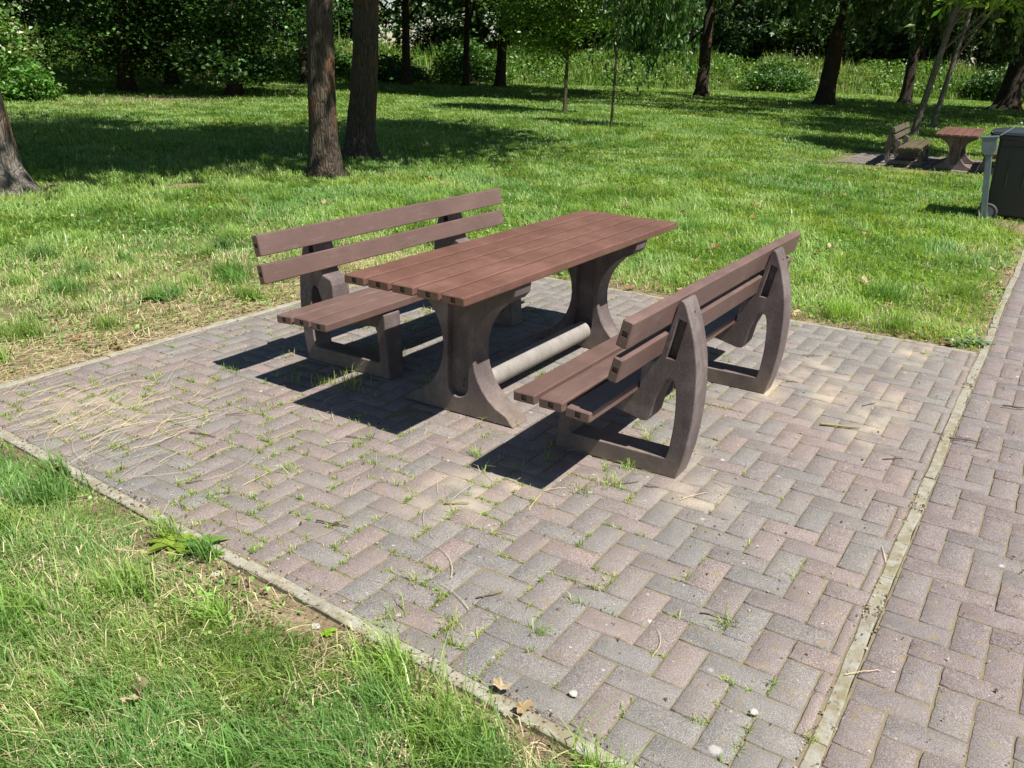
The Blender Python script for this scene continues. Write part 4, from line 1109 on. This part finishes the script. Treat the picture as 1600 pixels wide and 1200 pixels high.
def joint_tufts():
    rg = np.random.default_rng(25)
    X, Y, H, Wd, A, LE, Cc = [], [], [], [], [], [], []
    def tuft(x, y, k, h, spread):
        n = k
        X.extend(x + rg.normal(0, spread, n)); Y.extend(y + rg.normal(0, spread, n))
        H.extend(h * np.exp(rg.normal(0, .35, n))); Wd.extend(rg.uniform(.0022, .0042, n)); A.extend(rg.uniform(0, 6.28, n)); LE.extend(np.abs(rg.normal(.75, .4, n)))
        f = rg.uniform(.75, 1.25); c = (G1 if rg.random() < .6 else G3) * f
        cc = c[None] * np.exp(rg.normal(0, .2, n))[:, None]; s = rg.random(n) < .14; cc[s] = ST; Cc.extend(cc)
    ox, oy = -2.40, -1.65
    for i in range(-2, 46):
        for j in range(-6, 40):
            # each lattice node and mid-edge is on a joint or inside a brick: use only joint edges
            d = (i - j) % 4
            xa, ya = ox + i * W, oy + j * W
            if d in (0, 3):
                bw, bh = (2, 1) if d == 0 else (1, 2)
                for (ax, ay, bx_, by_) in ((xa, ya, xa + bw * W, ya), (xa, ya, xa, ya + bh * W)):
                    mx, my = (ax + bx_) / 2, (ay + by_) / 2
                    if not (-2.25 + .082 * my < mx < 2.0 and -2.05 < my < 2.05): continue
                    p = .07 + .45 * sstep(-.9, -1.6, mx) * sstep(-2.2, -.6, my) + .32 * (fnoise(mx, my, .8, 33) > .53)
                    p += .25 * math.exp(-((mx + .95) ** 2 + (my + .95) ** 2) / .1) + .12 * math.exp(-((mx + .6) ** 2 + (my - .9) ** 2) / .25) + .08 * (my > 1.0)
                    if mx > .2 and my < -1: p *= .35
                    if mx > -1.2 and my < -1.2: p *= .5
                    if rg.random() < p:
                        L = math.hypot(bx_ - ax, by_ - ay); q = rg.integers(2, 12)
                        t0 = rg.random()
                        for _ in range(q):
                            t = rg.random(); tuft(ax + (bx_ - ax) * t, ay + (by_ - ay) * t, int(rg.integers(4, 11)), rg.uniform(.007, .02) * (2.1 if rg.random() < .14 else 1), .006)
    for (x, y, k, h, s) in [(-.82, -.98, 36, .06, .022), (-1.02, -.98, 46, .05, .03), (-1.14, -.92, 40, .045, .03), (-1.1, -.36, 34, .055, .014), (-.95, -.66, 26, .05, .02), (-.74, .72, 60, .085, .045), (-.86, .84, 30, .07, .03), (-.9, .98, 26, .06, .02),
                            (-.45, .38, 50, .05, .04), (.62, 1.21, 40, .05, .035), (-1.25, .85, 20, .04, .02), (-1.12, -.60, 16, .04, .02), (-2.29, -.84, 34, .055, .022), (-2.22, -1.02, 34, .05, .02), (-1.71, -1.75, 30, .045, .014), (-2.08, -2.125, 22, .03, .012),
                            (-.48, -.93, 30, .07, .014), (.73, -1.02, 26, .035, .03), (.55, -.70, 22, .05, .02), (.15, -.82, 20, .045, .02), (-1.7, .2, 26, .05, .02), (-2.06, .28, 26, .05, .02), (-2.1, -1.27, 22, .05, .015), (-.55, -.62, 22, .07, .012),
                            (-.62, 1.3, 20, .04, .02), (-1.3, 1.6, 20, .04, .02), (-1.0, 1.35, 20, .04, .02), (-2.0, 1.0, 24, .05, .02), (-1.35, 1.95, 20, .03, .02), (.1, 1.98, 26, .04, .03), (1.4, -1.45, 12, .03, .02)]:
        tuft(x, y, k, h * .9, s)
    n = len(X); X = np.array(X); Y = np.array(Y)
    o = blades_mesh('joint_grass', X, Y, np.full(n, -.006), np.array(H), np.array(Wd), np.array(A), np.array(LE), np.clip(np.array(Cc), .01, .8), M['grass'])
    tag(o, 'small grass tufts sprouting from the joints of the paving', 'grass', kind='stuff')
    # moss cushions in the joints by the path kerb
joint_tufts()

# clumps of longer grass at the lawn edge
def edge_clumps():
    rg = np.random.default_rng(35)
    X, Y, H, Wd, A, LE, Cc = [], [], [], [], [], [], []
    spots = [(-1.35, 2.75, .12), (-.25, 2.85, .10), (.1, 2.45, .08), (-.95, 2.55, .07), (.45, 3.0, .13), (-1.7, 2.5, .08), (1.1, 2.6, .08), (-.6, 3.5, .12), (-2.36, -.05, .05), (-2.32, .15, .08), (-2.5, -1.0, .1), (-2.48, -1.75, .1), (-2.62, -1.3, .12), (-2.45, .75, .1), (-2.28, .95, .07), (2.3, 1.1, .12), (2.35, -.3, .12), (2.4, -1.2, .14), (2.3, -1.6, .1)]
    for _ in range(46):
        a = rg.uniform(0, 1)
        spots.append((rg.uniform(-2.2, 5.5), rg.uniform(2.6, 6.5), rg.uniform(.05, .13)))
    for _ in range(30): spots.append((rg.uniform(2.35, 7.5), rg.uniform(-1.9, 3), rg.uniform(.06, .14)))
    for _ in range(26): spots.append((rg.uniform(-3.4, -2.55), rg.uniform(-2, 1.6), rg.uniform(.05, .1)))
    for (x, y, s) in spots:
        n = int(2600 * s)
        X.extend(x + rg.normal(0, s * .6, n)); Y.extend(y + rg.normal(0, s * .6, n))
        H.extend((.07 + s * .55) * np.exp(rg.normal(0, .25, n))); Wd.extend(rg.uniform(.003, .0052, n)); A.extend(rg.normal(2.6, 1.3, n)); LE.extend(np.abs(rg.normal(.6, .3, n)))
        f = rg.uniform(.75, 1.15); c = (G2 if rg.random() < .45 else G1) * f
        Cc.extend(c[None] * np.exp(rg.normal(0, .2, n))[:, None])
    n = len(X); X = np.array(X); Y = np.array(Y); ok = paving_dist(X, Y) > .0
    f = lambda a: np.array(a)[ok]
    o = blades_mesh('grass_clumps', X[ok], Y[ok], gz(X[ok], Y[ok]) - .004, f(H), f(Wd), f(A), f(LE), np.clip(f(Cc), .01, .8), M['grass'])
    tag(o, 'denser clumps of long green grass dotted over the lawn edge', 'grass', kind='stuff')
edge_clumps()

# ------------------------------------------------------------------ litter
def straws():
    rg = np.random.default_rng(45)
    V, F, Cc = [], [], []
    def straw(x, y, z, L, a, w_, c, k=6):
        P = []; bend = rg.normal(0, .45); 
        for q in range(k + 1):
            t = q / k; P.append((x, y, z + .004 * math.sin(t * PI) + rg.normal(0, .0012)))
            a2 = a + bend * (t - .5) ; x += math.cos(a2) * L / k; y += math.sin(a2) * L / k
        b = len(V)
        for q, p in enumerate(P):
            aa = a + bend * (q / k - .5) + PI / 2; ww = w_ / 2 * (1 - .5 * q / k)
            V.append((p[0] - math.cos(aa) * ww, p[1] - math.sin(aa) * ww, p[2])); V.append((p[0] + math.cos(aa) * ww, p[1] + math.sin(aa) * ww, p[2] + .0008))
            Cc.extend([c, c])
        for q in range(k): F.extend([b + 2 * q, b + 2 * q + 1, b + 2 * q + 3, b + 2 * q + 2])
    def col(): f = rg.uniform(.6, 1.15); return tuple((np.array([.60, .50, .30]) if rg.random() < .7 else np.array([.40, .31, .18])) * f)
    # litter swept over the west corner of the patio
    for _ in range(300):
        x, y = -1.9 + rg.normal(0, .24), 1.4 + rg.normal(0, .42)
        if x < -2.3 + .082 * y or y > 2.1: continue
        straw(x, y, .006 + rg.uniform(0, .008), abs(rg.normal(.12, .09)) + .02, rg.normal(.25, .5), rg.uniform(.0009, .0022), col())
    for _ in range(100):
        x, y = rg.uniform(-2.2, -.6), rg.uniform(-.9, 1.9)
        straw(x, y, .006, abs(rg.normal(.09, .07)) + .02, rg.normal(.35, .8), rg.uniform(.0009, .002), col())
    for _ in range(70):
        x, y = rg.uniform(-2.2, 2.0), rg.uniform(-2.05, 1.9)
        straw(x, y, .005, abs(rg.normal(.04, .04)) + .012, rg.uniform(0, 6.28), rg.uniform(.0012, .0024), col())
    for (x, y, L, a, w_) in [(-1.62, -.9, .24, 1.9, .003), (-1.42, -.83, .16, .2, .003), (-2.0, -.86, .24, .95, .003), (-2.12, -1.02, .2, 1.2, .003), (-.98, -1.3, .15, -.5, .0035), (-.75, -1.42, .1, 1.4, .003), (-2.0, -1.62, .16, .4, .0022), (-1.0, -2.12, .12, .3, .004), (-1.75, -2.14, .12, -.8, .003), (-1.1, .6, .22, .2, .003), (-1.2, .45, .14, 1.1, .003)]:
        straw(x, y, .006, L, a, w_, (.55, .45, .27), 9)
    # dry thatch along the lawn edges
    for _ in range(4200):
        x = rg.uniform(-2.6, 2.0); d = abs(rg.normal(0, .55)); y = 2.15 + d
        if fnoise(np.array([x]), np.array([y]), .55, 21)[0] > .62: continue
        straw(x, y, float(gz(x, y)) + rg.uniform(.004, .02), abs(rg.normal(.07, .06)) + .015, rg.normal(.2, .9), rg.uniform(.0018, .0036), col(), 4)
    for _ in range(2600):
        x = rg.uniform(-3.6, -2.42); y = rg.uniform(-2.3, 1.9)
        if x > -2.36 + .082 * y: continue
        straw(x, y, float(gz(x, y)) + rg.uniform(.004, .03), abs(rg.normal(.05, .04)) + .012, rg.uniform(0, 6.28), rg.uniform(.0014, .003), col(), 4)
    for _ in range(900):
        x = 2.13 + abs(rg.normal(0, .12)); y = rg.uniform(-2.1, 2.3)
        straw(x, y, float(gz(x, y)) + rg.uniform(.004, .02), abs(rg.normal(.05, .03)) + .012, rg.normal(1.4, .6), rg.uniform(.0018, .0036), col(), 4)
    me = np_mesh('dry_straw', V, F, np.full(len(F) // 4, 4), np.clip(np.array(Cc), .02, .8))
    tag(new_obj('dry_straw', me, M['straw']), 'pale dry straw scattered over the patio corner and lawn edges', 'straw', kind='stuff')
    # crumbs of soil and bark on the paving
    n = 5200; V = []; F = []; Cc = []
    for _ in range(n):
        u = rg.random()
        if u < .35: x, y = rg.uniform(-2.2, 2.0), rg.uniform(-2.05, 2.05)
        elif u < .48: x, y = rg.uniform(-2.2, 2.1), -2.142 + rg.choice([-1, 1]) * .02 + rg.normal(0, .008); x += .2 * math.sin(x * 7)
        elif u < .8: y = rg.uniform(-2.1, 2.1); x = -2.32 + .082 * y + rg.normal(0, .04)
        else: x, y = rg.uniform(-2.2, 2.0), rg.uniform(-4, -2.15)
        s = abs(rg.normal(0, .0022)) + .0012; b = len(V)
        for dx, dy, dz in ((-1, -.6, 0), (1, -.7, 0), (.1, 1, 0), (0, 0, 1)): V.append((x + dx * s * rg.uniform(.7, 1.4), y + dy * s * rg.uniform(.7, 1.4), .0045 + dz * s))
        c = np.array([.13, .09, .055]) if rg.random() < .6 else np.array([.4, .34, .25]); Cc += [tuple(c * rg.uniform(.6, 1.2))] * 4
        for tr in ((0, 1, 3), (1, 2, 3), (2, 0, 3)): F += [b + q for q in tr]
    tag(new_obj('litter_crumbs', np_mesh('litter_crumbs', V, F, np.full(len(F) // 3, 3), np.array(Cc)), M['straw']), 'small crumbs of soil and bark strewn on the paving', 'debris', kind='stuff')
straws()

def leaf_shape(seed, lobes=5):
    rg = np.random.default_rng(seed); b = bmesh.new()
    c = b.verts.new((0, 0, .006)); ring = []
    n = 18
    for k in range(n):
        a = 2 * PI * k / n
        r = .03 * (1 + .38 * math.cos(a * lobes / 2 * 2) * (1 if k % 2 else .6)) * rg.uniform(.85, 1.12) * (1.25 if abs(a - PI) > 2.4 else 1)
        ring.append(b.verts.new((r * math.cos(a), r * math.sin(a) * .78, .012 * abs(math.sin(a * 1.5 + seed)) * rg.uniform(.5, 1.4) + .016 * (r / .03) ** 2 * rg.uniform(0, .7))))
    for k in range(n): b.faces.new((c, ring[k], ring[(k + 1) % n]))
    s0 = b.verts.new((-.03, .001, .004)); s1 = b.verts.new((-.06, .003, .008)); s2 = b.verts.new((-.06, .001, .008)); b.faces.new((s0, s1, s2))
    me = bpy.data.meshes.new('fallen_leaf'); b.to_mesh(me); b.free()
    ca = me.color_attributes.new('col', 'FLOAT_COLOR', 'POINT')
    base = [(.42, .30, .17), (.33, .19, .09), (.52, .40, .26), (.24, .14, .07)][seed % 4]
    for k, d in enumerate(ca.data): f = rg.uniform(.75, 1.2); d.color = (base[0] * f, base[1] * f, base[2] * f, 1)
    me.materials.append(M['dryleaf']); return me
LS = [leaf_shape(k, 5 if k % 2 else 3) for k in range(4)]
rgl = np.random.default_rng(77)
def put_leaf(x, y, s, label, group, k, z=None, tilt=.25):
    o = bpy.data.objects.new('fallen_leaf', LS[k % 4]); COL.objects.link(o)
    zz = (float(gz(x, y)) + .02) if z is None else z
    o.location = (x, y, zz); o.rotation_euler = (rgl.normal(0, tilt), rgl.normal(0, tilt), rgl.uniform(0, 6.28)); o.scale = (s, s, s)
    return tag(o, label, 'leaf', group)
G_A, G_B = 'fallen leaves along the lawn edges', 'fallen leaves lying out on the lawn'
for k in range(44):
    if k < 26: x, y = 2.12 + abs(rgl.normal(0, .14)), rgl.uniform(-2.0, 2.3)
    elif k < 36: x, y = rgl.uniform(2.2, 5.2), -2.1 + abs(rgl.normal(0, .1))
    else: x, y = rgl.uniform(-1.5, 2), 2.16 + abs(rgl.normal(0, .2))
    put_leaf(x, y, rgl.uniform(.6, 1.15), 'curled dry leaf at the edge of the lawn', G_A, k)
for k in range(46):
    x, y = rgl.uniform(2.6, 11), rgl.uniform(-1.6, 6)
    o = put_leaf(x, y, rgl.uniform(.8, 1.5), 'pale dry leaf lying out in the lawn grass', G_B, k); o.location.z += .03
put_leaf(-3.02, -.57, 1.5, 'large pale crumpled dry leaf in the near lawn grass', None, 2, float(gz(-3.02, -.57)) + .06, .5)
put_leaf(.72, -1.12, .7, 'small reddish brown leaf on the paving behind the nearer bench', None, 1, .006, .1)
put_leaf(-2.4, -1.32, .85, 'crumpled pale leaf lying across the front kerb', None, 2, .02, .3)
put_leaf(-2.44, -1.42, .8, 'tan leaf half buried in grass beside the front kerb', None, 0, .02, .3)
put_leaf(-2.3, .98, 1.3, 'orange brown leaf at the west end of the front kerb', None, 1, .02, .3)

def twig(x, y, L, a, r, label, col='twig', group=None, seed=0, bend=.3):
    rg = np.random.default_rng(seed); P = []; k = 8; px, py = 0., 0.; aa = 0
    for q in range(k + 1):
        P.append((px, py, 0)); aa += rg.normal(0, bend * .5); px += math.cos(aa) * L / k; py += math.sin(aa) * L / k
    paths = [(np.array(P), np.linspace(r, r * .6, k + 1))]
    if seed % 2: 
        s = np.array(P[4]); paths.append((np.array([s, s + [L * .1, L * .09, .002], s + [L * .2, L * .12, .003]]), np.array([r * .7, r * .5, r * .3])))
    V, F = tube_mesh(paths, 6, .12, seed)
    o = new_obj('twig', np_mesh('twig', V, F.ravel(), np.full(len(F), 4), None, True), M[col])
    o.location = (x, y, .004 + r); o.rotation_euler = (0, 0, a); return tag(o, label, 'twig', group)
M['lichen_twig'] = mat_simple('lichen_twig', (.34, .30, .12), .9, 0, 120, .7, .002)
twig(.21, -1.58, .19, -1.2, .007, 'stout straight yellow green stick on the patio between the bench and the path', 'lichen_twig', seed=2, bend=.05)
twig(-1.57, -.52, .10, -.95, .004, 'short knobbly twig on the sandy paving in front of the nearer bench', 'lichen_twig', seed=4, bend=.3)
twig(-1.97, -.2, .14, -1.1, .0035, 'forked dark twig on the paving near the front kerb', seed=5)
twig(.42, -2.16, .14, -1.2, .004, 'dark crooked twig lying across the kerb of the path', seed=7)
twig(1.09, -2.34, .12, -1.5, .005, 'pale and dark broken twig lying out on the path', seed=6)
twig(-1.7, .86, .14, -.9, .0035, 'thin brown twig among the straw on the patio corner', seed=8, bend=.15)
for k, (x, y, a) in enumerate([(-2.05, .46, -.8), (-.04, -1.93, -1.), (-1.7, -1.66, -.9), (.75, -1.25, -1), (-1.45, .9, -.9), (1.3, -1.2, -.9), (-.95, -1.12, -.8), (.62, -1.7, -.9), (-1.3, .25, -1.1), (1.55, -.6, -.7), (-2.05, -1.0, -.9), (-1.02, -1.0, -.8)]):
    twig(x, y, .07 + .03 * (k % 3), a, .0026, 'small thin dark twig lying on the brick paving', group='small twigs on the paving', seed=20 + k)

def stone(x, y, s, label, seed):
    b = bmesh.new(); bmesh.ops.create_icosphere(b, subdivisions=2, radius=s); rg = np.random.default_rng(seed)
    for v in b.verts: v.co *= rg.uniform(.8, 1.15); v.co.z *= .55
    me = bpy.data.meshes.new('pebble'); b.to_mesh(me); b.free()
    o = new_obj('pebble', me, M['stone']); o.location = (x, y, float(gz(x, y)) + s * .25 if x < -2.35 + .082 * y else .004 + s * .3); return tag(o, label, 'stone')
stone(-2.46, -.66, .016, 'small white stone on the bare soil beside the front kerb', 1)
stone(-2.43, -.17, .013, 'smaller white stone in the grass left of the front kerb', 2)
stone(-2.07, -1.96, .013, 'white pebble on the paving near the front right of the patio', 3)
stone(-2.29, -1.5, .013, 'white chip of stone just inside the front kerb', 4)

def dandelion(x, y, h, seed):
    b = bmesh.new()
    bmesh.ops.create_cone(b, cap_ends=True, segments=12, radius1=.008, radius2=.021, depth=.012, matrix=Matrix.Translation((0, 0, h)))
    nb = len(b.faces)
    bmesh.ops.create_cone(b, cap_ends=True, segments=6, radius1=.0025, radius2=.002, depth=h, matrix=Matrix.Translation((0, 0, h / 2)))
    for k, f in enumerate(b.faces): f.material_index = 0 if k < nb else 1
    me = bpy.data.meshes.new('dandelion'); b.to_mesh(me); b.free(); me.materials.append(M['yellow']); me.materials.append(M['stem'])
    return me
M['stem'] = mat_simple('green_stem', (.1, .2, .04), .6)
dm = dandelion(0, 0, .13, 0)
for (x, y) in [(6.79, 3.49), (9.37, 1.15), (2.9, 3.4), (10.4, 4.8), (9.1, .4), (8.2, 3.4), (14.5, 2.8), (17.2, 3.3), (19.2, 3.0), (12.4, 6.1), (3.5, 5.2), (5.1, 4.4)]:
    o = bpy.data.objects.new('dandelion', dm); COL.objects.link(o); o.location = (x, y, float(gz(x, y))); o.rotation_euler = (.1, .15, x)
    s = 1 + x * .02; o.scale = (s, s, 1); tag(o, 'yellow dandelion flower standing in the lawn grass', 'flower', 'dandelions in the lawn')

def weed(x, y, label, base, n, L_, wd, seed, flat=.35, z=None):
    rg = np.random.default_rng(seed); V, F, Cc = [], [], []
    for k in range(n):
        a = 2 * PI * k / n + rg.normal(0, .25); L = L_ * rg.uniform(.6, 1.1); up = rg.uniform(.2, .8) * flat; b = len(V); q = 6
        c = np.array(base) * rg.uniform(.75, 1.25)
        for s in range(q + 1):
            t = s / q; rr = L * t; h = L * (up * 2 * t - (up * 1.3 + .1) * t * t)
            ww = wd * math.sin(PI * min(1, .12 + t * .88)) ** .8 * (1 + .2 * rg.normal())
            px, py = rr * math.cos(a), rr * math.sin(a); nx, ny = -math.sin(a), math.cos(a)
            V += [(px - nx * ww, py - ny * ww, h + ww * .35), (px, py, h), (px + nx * ww, py + ny * ww, h + ww * .35)]; Cc += [c, c * 1.15, c]
        for s in range(q):
            o0 = b + 3 * s
            F += [o0, o0 + 1, o0 + 4, o0 + 3, o0 + 1, o0 + 2, o0 + 5, o0 + 4]
    o = new_obj('broadleaf_weed', np_mesh('broadleaf_weed', V, F, np.full(len(F) // 4, 4), np.clip(np.array(Cc), .02, .8), True), M['leaf'])
    o.location = (x, y, (float(gz(x, y)) if z is None else z) + .01); return tag(o, label, 'weed')
weed(-2.40, .1, 'yellow green broad leaved weed spilling over the front kerb', (.22, .30, .04), 13, .10, .017, 1)
weed(-2.36, -.0, 'long leaved plant drooping over the front kerb next to the yellow green weed', (.12, .24, .03), 11, .13, .011, 2)
weed(2.32, -2.08, 'grey green rosette weed at the corner where the far kerb meets the path', (.17, .24, .13), 17, .13, .022, 3)
weed(2.22, -1.98, 'smaller grey green rosette beside the path corner', (.17, .24, .13), 13, .10, .02, 4)
weed(.12, 2.42, 'bright leafy weed in the straw at the back edge of the patio', (.14, .27, .04), 13, .13, .02, 5)
weed(-.32, 2.9, 'dark leaved dock in the dry grass behind the patio', (.08, .18, .03), 11, .15, .022, 6)
weed(-3.2, -.95, 'pale round leaved weed in the near lawn at the bottom edge', (.2, .3, .12), 9, .06, .02, 7)
weed(-2.47, -.72, 'tiny lime green seedling on the bare soil beside the front kerb', (.22, .34, .03), 8, .035, .008, 8)
weed(-3.12, -.3, 'broad grass green dock leaf cluster in the near lawn', (.13, .26, .04), 9, .09, .016, 9)
